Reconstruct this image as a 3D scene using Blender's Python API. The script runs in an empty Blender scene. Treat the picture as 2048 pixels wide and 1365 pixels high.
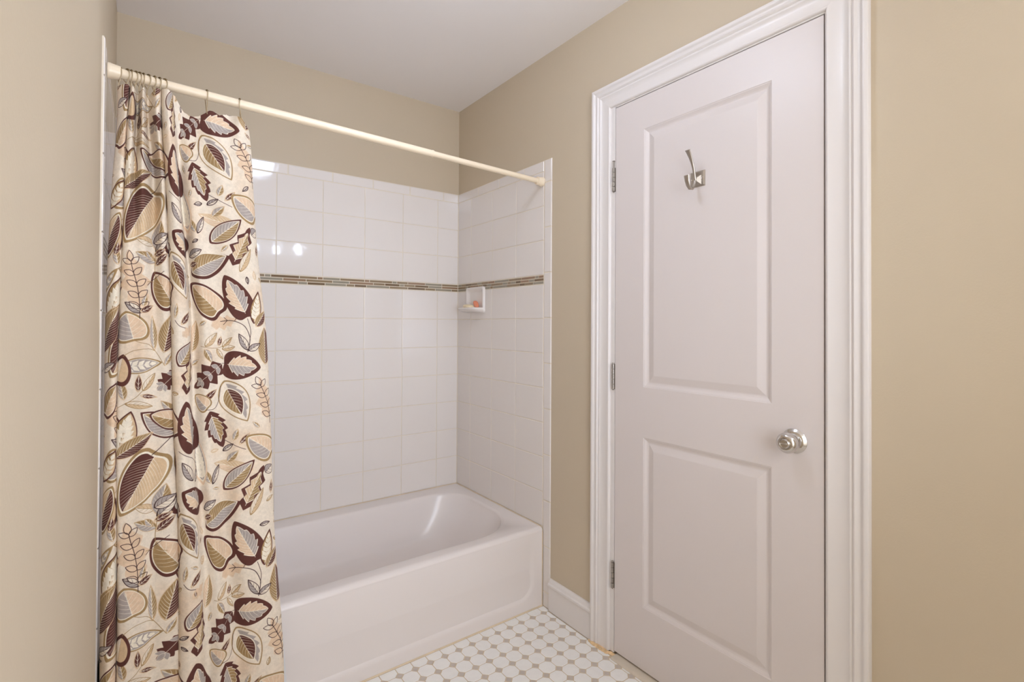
import bpy, math, random
import numpy as np
from mathutils import Vector, Matrix

INCH = 0.0254
random.seed(7)
scene = bpy.context.scene
COL = scene.collection

# ------------------------------------------------------------------ camera
# measured in inches: x to the right along the back wall, y into the alcove, z up;
# the origin is the floor corner behind the right end of the tub
F_PX, YAW, PITCH, ROLL = 1005.14, 0.6353, 0.0099, 0.0054
CAM = (-56.5876, -97.0838, 48.8379)
cam_data = bpy.data.cameras.new('camera')
cam_data.sensor_width = 36.0
cam_data.lens = F_PX * 36.0 / 2048.0
cam_data.shift_x = 0.0
cam_data.shift_y = -43.54 / 2048.0
cam_data.clip_start = 0.01
cam = bpy.data.objects.new('camera', cam_data)
COL.objects.link(cam)
_fw = Vector((math.sin(YAW) * math.cos(PITCH), math.cos(YAW) * math.cos(PITCH), math.sin(PITCH)))
_rt = Vector((math.cos(YAW), -math.sin(YAW), 0))
_up = _rt.cross(_fw)
_r2 = _rt * math.cos(ROLL) + _up * math.sin(ROLL)
_u2 = -_rt * math.sin(ROLL) + _up * math.cos(ROLL)
cam.matrix_world = Matrix(((_r2.x, _u2.x, -_fw.x, CAM[0] * INCH), (_r2.y, _u2.y, -_fw.y, CAM[1] * INCH),
                           (_r2.z, _u2.z, -_fw.z, CAM[2] * INCH), (0, 0, 0, 1)))
scene.camera = cam

# ------------------------------------------------------------------ world, exposure
world = bpy.data.worlds.new('world'); scene.world = world; world.use_nodes = True
world.node_tree.nodes['Background'].inputs[0].default_value = (0.75, 0.72, 0.68, 1)
world.node_tree.nodes['Background'].inputs[1].default_value = 0.05
scene.view_settings.view_transform = 'Standard'
scene.view_settings.look = 'None'
scene.view_settings.gamma = 1.0
scene.view_settings.use_curve_mapping = False
scene.view_settings.exposure = 0.31
scene.cycles.max_bounces = 14
scene.cycles.diffuse_bounces = 10
scene.cycles.glossy_bounces = 6
scene.cycles.use_denoising = True
scene.cycles.sample_clamp_indirect = 6.0

CEIL_LAMP = 11.0        # emission of the round ceiling lamp's glass
VANITY_LAMP = 19.0      # emission of each glass globe of the bar over the basin
LAMP_COLOR = (0.87, 1.0, 1.25)   # the camera's white balance takes the warmth out of the lamps

# fill spot added to brighten the alcove, turned up and back at the ceiling
fl = bpy.data.lights.new('added_ceiling_fill', 'SPOT')
fl.energy = 110.0; fl.color = (0.87, 1.0, 1.25); fl.spot_size = math.radians(100); fl.spot_blend = 1.0; fl.shadow_soft_size = 0.05
flo = bpy.data.objects.new('added_ceiling_fill', fl); COL.objects.link(flo)
flo.location = (-40 * INCH, -102 * INCH, 58 * INCH)
flo.rotation_euler = (math.radians(180 + 56), 0, 0)

# area light added behind the camera, lifts the dark alcove
sx = bpy.data.lights.new('added_front_fill', 'AREA'); sx.shape = 'SQUARE'; sx.size = 30 * INCH
sx.energy = 5.0; sx.color = (0.87, 1.0, 1.25); sx.spread = math.radians(100)
sxo = bpy.data.objects.new('added_front_fill', sx); COL.objects.link(sxo)
sxo.location = (-38 * INCH, -115 * INCH, 50 * INCH)
sxo.rotation_euler = (math.radians(93), 0, math.radians(-3))
# second added fill spot, bounced off the wall behind the camera
sb = bpy.data.lights.new('added_rear_fill', 'SPOT'); sb.energy = 66.0; sb.color = (0.87, 1.0, 1.25)
sb.spot_size = math.radians(125); sb.spot_blend = 1.0; sb.shadow_soft_size = 0.05
sbo = bpy.data.objects.new('added_rear_fill', sb); COL.objects.link(sbo)
sbo.location = (-42 * INCH, -90 * INCH, 34 * INCH)
sbo.rotation_euler = (math.radians(-88), 0, 0)

# ------------------------------------------------------------------ helpers
def lin(c):
    r = []
    for v in c:
        v = v / 255.0
        r.append(v / 12.92 if v <= 0.04045 else ((v + 0.055) / 1.055) ** 2.4)
    return (r[0], r[1], r[2], 1.0)

def material(name, color, rough=0.5, metal=0.0, bump=0.0, bscale=30.0, mottle=0.0, mscale=8.0, spec=0.5, coat=0.0, detail=3.0):
    m = bpy.data.materials.new(name); m.use_nodes = True
    nt = m.node_tree; b = nt.nodes['Principled BSDF']
    b.inputs['Base Color'].default_value = lin(color)
    b.inputs['Roughness'].default_value = rough
    b.inputs['Metallic'].default_value = metal
    b.inputs['Specular IOR Level'].default_value = spec
    b.inputs['Coat Weight'].default_value = coat
    b.inputs['Coat Roughness'].default_value = 0.05
    if bump or mottle:
        tc = nt.nodes.new('ShaderNodeTexCoord')
        n = nt.nodes.new('ShaderNodeTexNoise'); n.inputs['Scale'].default_value = bscale; n.inputs['Detail'].default_value = detail
        geo = nt.nodes.new('ShaderNodeNewGeometry')
        nt.links.new(geo.outputs['Position'], n.inputs['Vector'])
        if bump:
            bp = nt.nodes.new('ShaderNodeBump'); bp.inputs['Strength'].default_value = 1.0; bp.inputs['Distance'].default_value = bump
            nt.links.new(n.outputs['Fac'], bp.inputs['Height']); nt.links.new(bp.outputs['Normal'], b.inputs['Normal'])
        if mottle:
            n2 = nt.nodes.new('ShaderNodeTexNoise'); n2.inputs['Scale'].default_value = mscale; n2.inputs['Detail'].default_value = 4
            nt.links.new(geo.outputs['Position'], n2.inputs['Vector'])
            mp = nt.nodes.new('ShaderNodeMapRange'); mp.inputs[1].default_value = 0.3; mp.inputs[2].default_value = 0.7
            mp.inputs[3].default_value = 1 - mottle; mp.inputs[4].default_value = 1 + mottle
            nt.links.new(n2.outputs['Fac'], mp.inputs[0])
            vm = nt.nodes.new('ShaderNodeVectorMath'); vm.operation = 'SCALE'; vm.inputs[0].default_value = lin(color)[:3]
            nt.links.new(mp.outputs[0], vm.inputs['Scale']); nt.links.new(vm.outputs[0], b.inputs['Base Color'])
    return m

M = {
    'paint': material('beige_wall_paint', (198, 184, 161), 0.45, bump=0.0002, bscale=220, mottle=0.012, mscale=2.5, spec=0.35),
    'ceiling': material('ceiling_paint', (236, 233, 232), 0.8, spec=0.2),
    'tile': material('white_glazed_tile', (227, 221, 216), 0.07, bump=0.00028, bscale=26, spec=0.5, detail=1.0),
    'grout': material('cream_grout', (224, 214, 196), 0.85, mottle=0.05, mscale=14, spec=0.2),
    'tub': material('white_enamel', (228, 221, 217), 0.26, bump=0.0003, bscale=6, spec=0.5, detail=1.0),
    'caulk': material('aged_caulk', (222, 204, 176), 0.6, mottle=0.10, mscale=12),
    'rust': material('stained_caulk', (222, 190, 146), 0.8, mottle=0.25, mscale=60),
    'trim': material('white_trim_paint', (226, 221, 218), 0.32, bump=0.00008, bscale=80),
    'door': material('white_door_paint', (217, 209, 206), 0.38, bump=0.00010, bscale=90),
    'octagon': material('white_matte_floor_tile', (238, 237, 234), 0.35, mottle=0.02, mscale=40),
    'dot': material('grey_matte_floor_tile', (194, 184, 174), 0.4, mottle=0.05, mscale=60),
    'floorgrout': material('tan_floor_grout', (206, 190, 166), 0.9, mottle=0.08, mscale=40, spec=0.2),
    'saddle': material('beige_marble', (206, 195, 178), 0.35, mottle=0.05, mscale=14),
    'steel': material('brushed_nickel', (186, 178, 168), 0.38, metal=1.0, bump=0.00004, bscale=400),
    'chrome': material('polished_chrome', (214, 210, 206), 0.13, metal=1.0),
    'hinge': material('satin_hinge_metal', (168, 162, 155), 0.35, metal=1.0),
    'dark': material('dark_gap', (60, 54, 48), 0.8),
    'rod': material('almond_plastic', (236, 220, 194), 0.3, spec=0.5),
    'ring': material('aged_brass_wire', (214, 200, 172), 0.35, metal=1.0),
    'bead': material('dull_brass_bead', (112, 92, 60), 0.45, metal=0.8),
    'soap': material('cream_soap', (240, 222, 186), 0.45, mottle=0.03, mscale=60),
    'orange': material('orange_soap', (224, 140, 108), 0.4, mottle=0.05, mscale=60),
    'liner': material('white_vinyl', (226, 226, 226), 0.35),
    'glass_a': material('olive_brown_glass', (142, 122, 96), 0.08),
    'glass_b': material('dark_brown_glass', (118, 96, 72), 0.08),
    'glass_c': material('grey_green_glass', (150, 142, 126), 0.08),
    'glass_d': material('taupe_glass', (150, 122, 98), 0.08),
    'bronze': material('brushed_fixture_metal', (150, 145, 140), 0.3, metal=1.0),
}
def emitter(name, strength):
    m = bpy.data.materials.new(name); m.use_nodes = True
    b = m.node_tree.nodes['Principled BSDF']
    b.inputs['Base Color'].default_value = (0.9, 0.88, 0.85, 1)
    b.inputs['Emission Color'].default_value = (*LAMP_COLOR, 1)
    b.inputs['Emission Strength'].default_value = strength
    return m

def root(name, loc=(0, 0, 0), label=None, cat=None, group=None, kind=None):
    o = bpy.data.objects.new(name, None); COL.objects.link(o)
    o.location = [v * INCH for v in loc]; o.empty_display_size = 0.05
    tag(o, label, cat, group, kind)
    return o

def tag(o, label=None, cat=None, group=None, kind=None):
    if label: o['label'] = label
    if cat: o['category'] = cat
    if group: o['group'] = group
    if kind: o['kind'] = kind
    return o

def wloc(o):
    v = Vector((0, 0, 0))
    while o is not None:
        v += o.location; o = o.parent
    return v

def mesh(name, V, Fc, mat, parent=None, smooth=False, uv=None, base=None):
    """one mesh object; V in inches, world axes"""
    off = wloc(parent) if parent is not None else Vector((0, 0, 0))
    b = Vector(base) * INCH if base is not None else off
    me = bpy.data.meshes.new(name)
    me.from_pydata([tuple(Vector(v) * INCH - b) for v in V], [], [tuple(f) for f in Fc])
    me.materials.append(mat)
    me.validate(); me.update()
    if smooth:
        me.polygons.foreach_set('use_smooth', [True] * len(me.polygons))
        if smooth != 'all':
            me.set_sharp_from_angle(angle=math.radians(40))
    o = bpy.data.objects.new(name, me); COL.objects.link(o)
    o.parent = parent
    o.location = b - off
    return o

def fix(V, Fc):
    import bmesh
    bm = bmesh.new()
    vs = [bm.verts.new(v) for v in V]
    for f in Fc:
        try: bm.faces.new([vs[i] for i in f])
        except ValueError: pass
    bmesh.ops.recalc_face_normals(bm, faces=bm.faces)
    bm.verts.index_update()
    V2 = [tuple(v.co) for v in bm.verts]; F2 = [[v.index for v in f.verts] for f in bm.faces]
    bm.free()
    return V2, F2

def box(x0, x1, y0, y1, z0, z1):
    V = [(x, y, z) for x in (x0, x1) for y in (y0, y1) for z in (z0, z1)]
    F = [(0, 1, 3, 2), (4, 6, 7, 5), (0, 4, 5, 1), (2, 3, 7, 6), (0, 2, 6, 4), (1, 5, 7, 3)]
    return V, F

def bevel_box(x0, x1, y0, y1, z0, z1, b=0.08, seg=2):
    import bmesh
    V, F = box(x0, x1, y0, y1, z0, z1)
    bm = bmesh.new()
    vs = [bm.verts.new(v) for v in V]
    for f in F: bm.faces.new([vs[i] for i in f])
    bmesh.ops.recalc_face_normals(bm, faces=bm.faces)
    bmesh.ops.bevel(bm, geom=bm.edges[:], offset=b, segments=seg, affect='EDGES', profile=0.5)
    bm.verts.index_update()
    V2 = [tuple(v.co) for v in bm.verts]; F2 = [[v.index for v in f.verts] for f in bm.faces]
    bm.free(); return V2, F2

def join(parts):
    V, F = [], []
    for v, f in parts:
        n = len(V); V += list(v); F += [[i + n for i in q] for q in f]
    return V, F

def tube(pts, r, n=10, cap=True, rs=None):
    pts = [Vector(p) for p in pts]; V = []; F = []
    t0 = (pts[1] - pts[0]).normalized()
    a = Vector((0, 0, 1)) if abs(t0.z) < 0.9 else Vector((1, 0, 0))
    u = t0.cross(a).normalized()
    for i, p in enumerate(pts):
        t = (pts[min(i + 1, len(pts) - 1)] - pts[max(i - 1, 0)]).normalized()
        u = (u - t * u.dot(t)).normalized(); w = t.cross(u)
        rr = rs[i] if rs else r
        ru, rw = rr if isinstance(rr, tuple) else (rr, rr)
        for k in range(n):
            an = 2 * math.pi * k / n
            V.append(tuple(p + u * math.cos(an) * ru + w * math.sin(an) * rw))
    for i in range(len(pts) - 1):
        for k in range(n):
            F.append((i * n + k, i * n + (k + 1) % n, (i + 1) * n + (k + 1) % n, (i + 1) * n + k))
    if cap:
        F.append(tuple(range(n - 1, -1, -1))); F.append(tuple(range((len(pts) - 1) * n, len(pts) * n)))
    return fix(V, F)

def lathe(center, axis, prof, n=32):
    """prof = list of (distance along axis, radius)"""
    c = Vector(center); t = Vector(axis).normalized()
    a = Vector((0, 0, 1)) if abs(t.z) < 0.9 else Vector((1, 0, 0))
    u = t.cross(a).normalized(); w = t.cross(u); V = []; F = []
    for d, r in prof:
        for k in range(n):
            an = 2 * math.pi * k / n
            V.append(tuple(c + t * d + (u * math.cos(an) + w * math.sin(an)) * max(r, 1e-3)))
    for i in range(len(prof) - 1):
        for k in range(n):
            F.append((i * n + k, i * n + (k + 1) % n, (i + 1) * n + (k + 1) % n, (i + 1) * n + k))
    F.append(tuple(range(n))); F.append(tuple(range((len(prof) - 1) * n, len(prof) * n)))
    return fix(V, F)

def grid_faces(nu, nv, closed_u=False):
    F = []
    for j in range(nv - 1):
        for i in range(nu if closed_u else nu - 1):
            i2 = (i + 1) % nu
            F.append((j * nu + i, j * nu + i2, (j + 1) * nu + i2, (j + 1) * nu + i))
    return F

# ------------------------------------------------------------------ the room
H = 96.26
XL, YF = -60.05, -118.0          # painted left wall and the wall behind the photographer
PX = 0.2                          # painted face of the right wall (the tiles stand proud of it)
PY = 0.25
RIM = 13.6
ROWH, BAND = 6.04, 1.685
BAND0 = RIM + 7 * ROWH           # underside of the mosaic band
BAND1 = BAND0 + BAND
FIELD1 = BAND1 + 3 * ROWH
TOP = FIELD1 + 2.0

DOOR0, DOOR1, DOORH = -45.98, -74.40, 81.2

floor = root('floor', (0, 0, 0), 'white octagon and grey dot mosaic tile floor beside the tub', None, None, 'structure')
V, Fq = box(XL - 1, 6, YF - 1, 1, -2.0, -0.055)
mesh('grout', V, Fq, M['floorgrout'], floor)

ceiling = mesh('ceiling', *box(XL - 6, 8, YF - 6, 6, H, H + 4), M['ceiling'])
tag(ceiling, 'flat white ceiling over the bath alcove', None, None, 'structure')

wall_back = root('wall_back', (0, 0, 0), 'beige wall above white tile behind the bathtub', None, None, 'structure')
mesh('plaster', *box(XL - 6, 6, PY, 6, -2, H), M['paint'], wall_back)
wall_front = mesh('wall_front', *box(XL - 6, 6, YF - 6, YF, -2, H), M['paint'])
tag(wall_front, 'beige wall behind the photographer', None, None, 'structure')

# right wall with the door opening
wall_right = root('wall_right', (0, 0, 0), 'beige wall with the white door and tiled end of the tub', None, None, 'structure')
mesh('plaster', *join([box(PX, 6, DOOR0 + 1.2, PY, -2, H), box(PX, 6, YF, DOOR1 - 0.9, -2, H),
                       box(PX, 6, DOOR1 - 0.9, DOOR0 + 1.2, DOORH + 1.0, H)]), M['paint'], wall_right)
mesh('opening_back', *box(4.5, 6, DOOR1 - 0.9, DOOR0 + 1.2, -2, DOORH + 1.0), M['dark'], wall_right)

# left wall: the plaster steps out a little in front of the alcove, with a soft corner
wall_left = root('wall_left', (XL, 0, 0), 'beige wall at the curtained end of the tub', None, None, 'structure')
prof = [(XL, PY)]
prof += [(XL, -40.5), (XL + 0.03, -41.5)]
for k in range(7):
    a = math.pi / 2 * k / 6
    prof.append((XL + 0.05 + 0.33 * math.sin(a), -42.2 - 0.8 * (1 - math.cos(a))))
prof += [(XL + 0.38, -60), (XL + 0.38, -80), (XL + 0.38, YF)]
zlev = [-2, 20, 40, 46, 50, 54, 58, 62, 66, 70, 80, H]
V = []; Fq = []; n = len(prof); m_ = len(zlev)
for z in zlev:
    t = max(0.0, min(1.0, (68.0 - z) / 24.0)); t = t * t * (3 - 2 * t)
    for x, y in prof:
        V.append((XL + (x - XL) * (1 + 0.75 * t), y, z))
Fq = grid_faces(n, m_)
k0 = len(V)
for z in (-2, H):
    for x, y in ((XL - 6, PY), (XL - 6, YF)): V.append((x, y, z))
Fq += [(0,) + tuple(range(1, n)) + (k0 + 1, k0), tuple((m_ - 1) * n + i for i in range(n)) + (k0 + 3, k0 + 2), (k0, k0 + 1, k0 + 3, k0 + 2)]
mesh('plaster', *fix(V, Fq), M['paint'], wall_left, smooth='all' and True)

# ------------------------------------------------------------------ wall tiles
THICK = 0.26
_tile_cache = {}
def tile_mesh(w, h, mat, t=THICK, c=0.07, rnd=None):
    """tile in its own XZ plane, glazed face towards -Y at y=-t, soft edge; rnd = set of bullnosed sides"""
    key = (round(w, 2), round(h, 2), mat.name, t, c, rnd)
    if key in _tile_cache: return _tile_cache[key]
    def ring(y, iL, iR, iB, iT):
        return [(-w / 2 + iL, y, -h / 2 + iB), (w / 2 - iR, y, -h / 2 + iB), (w / 2 - iR, y, h / 2 - iT), (-w / 2 + iL, y, h / 2 - iT)]
    rings = [ring(0, 0, 0, 0, 0)]
    for k in range(4):
        a = math.pi / 2 * k / 3
        big = t * 0.95
        ins = []
        for side in 'LRBT':
            r = big if (rnd and side in rnd) else c
            ins.append((r * (1 - math.cos(a)), r * (1 - math.sin(a)), r))
        # each side uses its own radius; the ring sits at the shallowest height
        rr = max(i[2] for i in ins)
        y = -(t - rr + rr * math.sin(a))
        rings.append(ring(y, *[(i[2] * (1 - math.cos(a))) for i in ins]))
    V = [Vector(p) * INCH for r in rings for p in r]
    F = []
    for j in range(len(rings) - 1):
        for i in range(4):
            F.append((j * 4 + i, j * 4 + (i + 1) % 4, (j + 1) * 4 + (i + 1) % 4, (j + 1) * 4 + i))
    L = (len(rings) - 1) * 4
    F.append((L, L + 1, L + 2, L + 3))
    V, F = fix(V, F)
    me = bpy.data.meshes.new('tile'); me.from_pydata([tuple(v) for v in V], [], F)
    me.materials.append(mat); me.update()
    _tile_cache[key] = me
    return me

def put_tile(parent, wall, a0, a1, z0, z1, mat=None, name='tile', t=THICK, c=0.07, gap=0.12, rnd=None, wob=0.10, lift=0.0, surf=None):
    """wall: 'back' (a = x), 'right' / 'left' (a = y)"""
    mat = mat or M['tile']
    lo, hi = min(a0, a1), max(a0, a1)
    w, h = hi - lo - gap, (z1 - z0) - gap
    if w <= 0.1 or h <= 0.1: return None
    if wall == 'right' and rnd: rnd = rnd.replace('L', 'x').replace('R', 'L').replace('x', 'R') if False else rnd
    me = tile_mesh(w, h, mat, t, c, rnd)
    o = bpy.data.objects.new(name, me); COL.objects.link(o); o.parent = parent
    m, z = (lo + hi) / 2, (z0 + z1) / 2
    d = lift
    if wall == 'back':
        p = (m, t - d, z); rz = 0
    elif wall == 'right':
        p = (t - d, m, z); rz = -math.pi / 2
    else:
        p = (-59.8 - t + d, m, z); rz = math.pi / 2
    off = wloc(parent)
    o.location = Vector(p) * INCH - off
    o.rotation_euler = (math.radians(random.gauss(0, wob)), 0, rz + math.radians(random.gauss(0, wob)))
    return o

# grout beds
mesh('grout', *box(-59.85, -0.1, 0.06, 0.3, RIM - 0.6, TOP - 0.08), M['grout'], wall_back)
mesh('grout', *join([box(0.06, 0.22, -29.55, 0.10, RIM - 0.6, TOP - 0.08), box(0.06, 0.22, -31.5, -29.551, 0.0, TOP - 0.08)]), M['grout'], wall_right)
mesh('grout', *join([box(XL - 0.05, -59.9, -30.3, 0.10, RIM - 0.6, TOP - 0.08), box(XL - 0.05, -59.9, -32.3, -30.301, 0.0, TOP - 0.08)]), M['grout'], wall_left)

zrows = [(RIM + i * ROWH, RIM + (i + 1) * ROWH) for i in range(7)] + [(BAND1 + i * ROWH, BAND1 + (i + 1) * ROWH) for i in range(3)]
Q = 5.10
CW = 8.07
xb = [0.0] + [-(Q + CW * i) for i in range(7)] + [-59.8]
for i in range(len(xb) - 1):
    for z0, z1 in zrows:
        put_tile(wall_back, 'back', xb[i], xb[i + 1], z0, z1)
xt = [0.0] + [-3.71 - 7.95 * i for i in range(8)]
xt = [x for x in xt if x > -59.5] + [-59.8]
for i in range(len(xt) - 1):
    put_tile(wall_back, 'back', xt[i], xt[i + 1], FIELD1, TOP, rnd='T')
P = 5.43
yr = [0.0, -P, -P - 8.04, -P - 16.08, -P - 24.12]
DISH = (-4.1, -11.0, 51.2, 56.6)
for i in range(4):
    for z0, z1 in zrows:
        put_tile(wall_right, 'right', yr[i], yr[i + 1], z0, z1)
for a, b in ((0, -8.1), (-8.1, -15.8), (-15.8, -23.9), (-23.9, -29.55)):
    put_tile(wall_right, 'right', a, b, FIELD1, TOP, rnd='T')
vz = [0.0, 2.6, 10.4, 18.3, 26.25, 34.2, 42.1, 50.0, 57.9, 65.8, 73.7, TOP]
for i in range(len(vz) - 1):
    put_tile(wall_right, 'right', -29.55, -31.6, vz[i], vz[i + 1], rnd='L' if vz[i + 1] < TOP else 'LT')
# left end: bullnose column and field (mostly behind the curtain)
yl = [0.0, -6.1, -14.15, -22.2, -30.25]
for i in range(4):
    for z0, z1 in zrows:
        put_tile(wall_left, 'left', yl[i], yl[i + 1], z0, z1)
for a, b in ((0, -6.1), (-6.1, -14.15), (-14.15, -22.2), (-22.2, -30.25)):
    put_tile(wall_left, 'left', a, b, FIELD1, TOP, rnd='T')
for i in range(len(vz) - 1):
    put_tile(wall_left, 'left', -30.25, -32.3, vz[i], vz[i + 1], rnd='R' if vz[i + 1] < TOP else 'RT')

mesh('corner_joint', *box(-0.09, 0.12, -0.09, 0.12, RIM + 0.03, TOP - 0.1), M['grout'], wall_back)
# mosaic band of thin glass strips, three courses
GL = [M['glass_a'], M['glass_b'], M['glass_c'], M['glass_d'], M['glass_a'], M['glass_c']]
def band(parent, wall, a_start, a_end, seed):
    rnd = random.Random(seed)
    bh = (BAND - 0.10) / 3
    for k in range(3):
        z0 = BAND0 + 0.05 + k * bh
        a = a_start; last = None
        while a > a_end + 0.3:
            w = rnd.choice([1.0, 1.6, 2.4, 3.2, 4.0, 4.0, 4.8])
            b = max(a - w, a_end)
            if b - a_end < 0.8: b = a_end
            mt = rnd.choice([g for g in GL if g is not last]); last = mt
            put_tile(parent, wall, a, b, z0, z0 + bh, mat=mt, name='mosaic_strip', t=0.25, c=0.02, gap=0.13, wob=0.25)
            a = b
band(wall_back, 'back', 0.0, -59.8, 3)
band(wall_right, 'right', 0.0, -29.55, 5)
band(wall_left, 'left', 0.0, -30.25, 9)

# ------------------------------------------------------------------ floor mosaic
PITCHT, DX0, DY0 = 2.364, -1.27, -31.55
def clip(poly, nx, ny, d):
    """keep nx*x+ny*y <= d"""
    out = []
    for i in range(len(poly)):
        a, b = poly[i], poly[(i + 1) % len(poly)]
        da, db = nx * a[0] + ny * a[1] - d, nx * b[0] + ny * b[1] - d
        if da <= 0: out.append(a)
        if (da < 0 < db) or (db < 0 < da):
            t = da / (da - db); out.append((a[0] + (b[0] - a[0]) * t, a[1] + (b[1] - a[1]) * t))
    return out
def clip_room(poly):
    poly = clip(poly, 0, 1, -29.9)
    if not poly: return poly
    cy = sum(p[1] for p in poly) / len(poly)
    lim = -0.02 if cy > -31.7 else (-0.42 if cy > -45.1 or cy < -75 else -0.90)
    return clip(poly, 1, 0, lim) if poly else poly
def prism(poly, h=0.0, c=0.035, d=-0.12):
    n = len(poly)
    cx = sum(p[0] for p in poly) / n; cy = sum(p[1] for p in poly) / n
    def inset(p, q):
        v = Vector((p[0] - cx, p[1] - cy)); L = max(v.length, 1e-6)
        return (cx + v.x * max(L - q, 0) / L, cy + v.y * max(L - q, 0) / L)
    V = [(p[0], p[1], d) for p in poly] + [(p[0], p[1], h - c) for p in poly] + [(*inset(p, c), h) for p in poly]
    F = []
    for r in (0, 1):
        for i in range(n):
            j = (i + 1) % n; F.append((r * n + i, r * n + j, (r + 1) * n + j, (r + 1) * n + i))
    F.append(tuple(range(2 * n, 3 * n)))
    return V, F
far_oct, far_dot = [], []
g = 0.06
hd = 0.565                      # half diagonal of a dot
for i in range(-1, 26):
    for j in range(-1, 37):
        dx, dy = DX0 - PITCHT * i, DY0 - PITCHT * j
        ox, oy = dx + PITCHT / 2, dy + PITCHT / 2
        if ox - 1.2 < XL + 0.5 and False: continue
        h = PITCHT / 2 - g; k = PITCHT / 2 - hd - g * 1.2
        octo = [(ox + h, oy - k), (ox + h, oy + k), (ox + k, oy + h), (ox - k, oy + h), (ox - h, oy + k), (ox - h, oy - k), (ox - k, oy - h), (ox + k, oy - h)]
        dd = hd - g * 1.3
        dot = [(dx + dd, dy), (dx, dy + dd), (dx - dd, dy), (dx, dy - dd)]
        seen = ox > -33 and oy > -62 and (oy > -31 + 0.95 * (ox + 0) - 34)
        for poly, nm, mt, far in ((octo, 'tile', M['octagon'], far_oct), (dot, 'dot_tile', M['dot'], far_dot)):
            if min(p[0] for p in poly) < XL or min(p[1] for p in poly) < YF: continue
            q = clip_room(poly)
            if len(q) < 3 or abs(sum(q[a][0] * q[(a + 1) % len(q)][1] - q[(a + 1) % len(q)][0] * q[a][1] for a in range(len(q)))) < 0.15: continue
            V, Fq = fix(*prism(q, h=random.uniform(-0.012, 0.0)))
            if seen: 
                c0 = (sum(p[0] for p in q) / len(q), sum(p[1] for p in q) / len(q), 0)
                mesh(nm, V, Fq, mt, floor, base=c0)
            else: far.append((V, Fq))
tag(mesh('tile', *join(far_oct), M['octagon'], floor), kind='stuff')
tag(mesh('dot_tile', *join(far_dot), M['dot'], floor), kind='stuff')

# ------------------------------------------------------------------ baseboard
def sweep_profile(prof, path):
    """prof: (u, d) points; path: list of (origin, udir, ddir) frames"""
    V = []
    for o, u, d in path:
        o, u, d = Vector(o), Vector(u), Vector(d)
        for a, b in prof: V.append(tuple(o + u * a + d * b))
    n = len(prof); F = []
    for i in range(len(path) - 1):
        for k in range(n):
            F.append((i * n + k, i * n + (k + 1) % n, (i + 1) * n + (k + 1) % n, (i + 1) * n + k))
    F.append(tuple(range(n))); F.append(tuple(range((len(path) - 1) * n, len(path) * n)))
    return fix(V, F)
bb = root('baseboard_right', (PX, -36.6, 0), 'white baseboard between the tiled tub end and the door casing', None, None, 'structure')
mesh('board', *bevel_box(PX - 0.5, PX, -41.75, -31.62, 0.02, 4.22, 0.04), M['trim'], bb)
cap = [(4.22, 0.0), (4.22, 0.62), (4.30, 0.70), (4.62, 0.70), (4.70, 0.62), (4.78, 0.48), (5.0, 0.40), (5.2, 0.34), (5.38, 0.22), (5.42, 0.0)]
mesh('cap_moulding', *sweep_profile(cap, [((PX, y, 0), (0, 0, 1), (-1, 0, 0)) for y in (-31.62, -41.75)]), M['trim'], bb, smooth=True)
bb2 = root('baseboard_front', (PX, -98, 0), 'white baseboard beyond the door', None, None, 'structure')
mesh('board', *bevel_box(PX - 0.5, PX, YF, -78.8, 0.02, 4.22, 0.04), M['trim'], bb2)
mesh('cap_moulding', *sweep_profile(cap, [((PX, y, 0), (0, 0, 1), (-1, 0, 0)) for y in (YF, -78.8)]), M['trim'], bb2, smooth=True)

# ------------------------------------------------------------------ door casing
trim = root('trim_1', (PX, -60, 0), 'white moulded casing around the door', None, None, 'structure')
CP = [(0, 0), (0, 0.62), (0.06, 0.72), (0.30, 0.76), (0.46, 0.70), (0.56, 0.56), (0.74, 0.50), (0.95, 0.56), (1.12, 0.60), (1.25, 0.52), (1.33, 0.38),
      (1.45, 0.44), (1.55, 0.42), (1.62, 0.36), (2.3, 0.34), (3.05, 0.33), (3.22, 0.40), (3.36, 0.36), (3.46, 0.24), (3.5, 0.0)]
def cprof(scale): return [(a * scale, b) for a, b in CP]
YO0, YO1, ZO = -41.6, -78.6, 85.0            # outer edges
wL, wR, wT = 3.50 / 3.5, 3.95 / 3.5, 3.50 / 3.5
D = (-1, 0, 0)
# each leg runs from the floor to the mitre; the profile frame is skewed at the mitre
def leg(name, y_out, sgn, sc, z0):
    pr = cprof(sc); W_ = 3.5 * sc
    V = []
    for a, b in pr: V.append((PX - b, y_out + sgn * a, z0))
    for a, b in pr: V.append((PX - b, y_out + sgn * a, ZO - a / W_ * 3.5 * wT))
    n = len(pr); F = [(k, (k + 1) % n, n + (k + 1) % n, n + k) for k in range(n)] + [tuple(range(n)), tuple(range(n, 2 * n))]
    return mesh(name, *fix(V, F), M['trim'], trim, smooth=True)
leg('casing_board', YO0, -1, wL, 0.25)
leg('casing_board', YO1, 1, wR, 0.25)
pr = cprof(wT); V = []
for a, b in pr: V.append((PX - b, YO0 - a * wL, ZO - a))
for a, b in pr: V.append((PX - b, YO1 + a * wR, ZO - a))
n = len(pr); Fq = [(k, (k + 1) % n, n + (k + 1) % n, n + k) for k in range(n)] + [tuple(range(n)), tuple(range(n, 2 * n))]
mesh('casing_board', *fix(V, Fq), M['trim'], trim, smooth=True)
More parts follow.
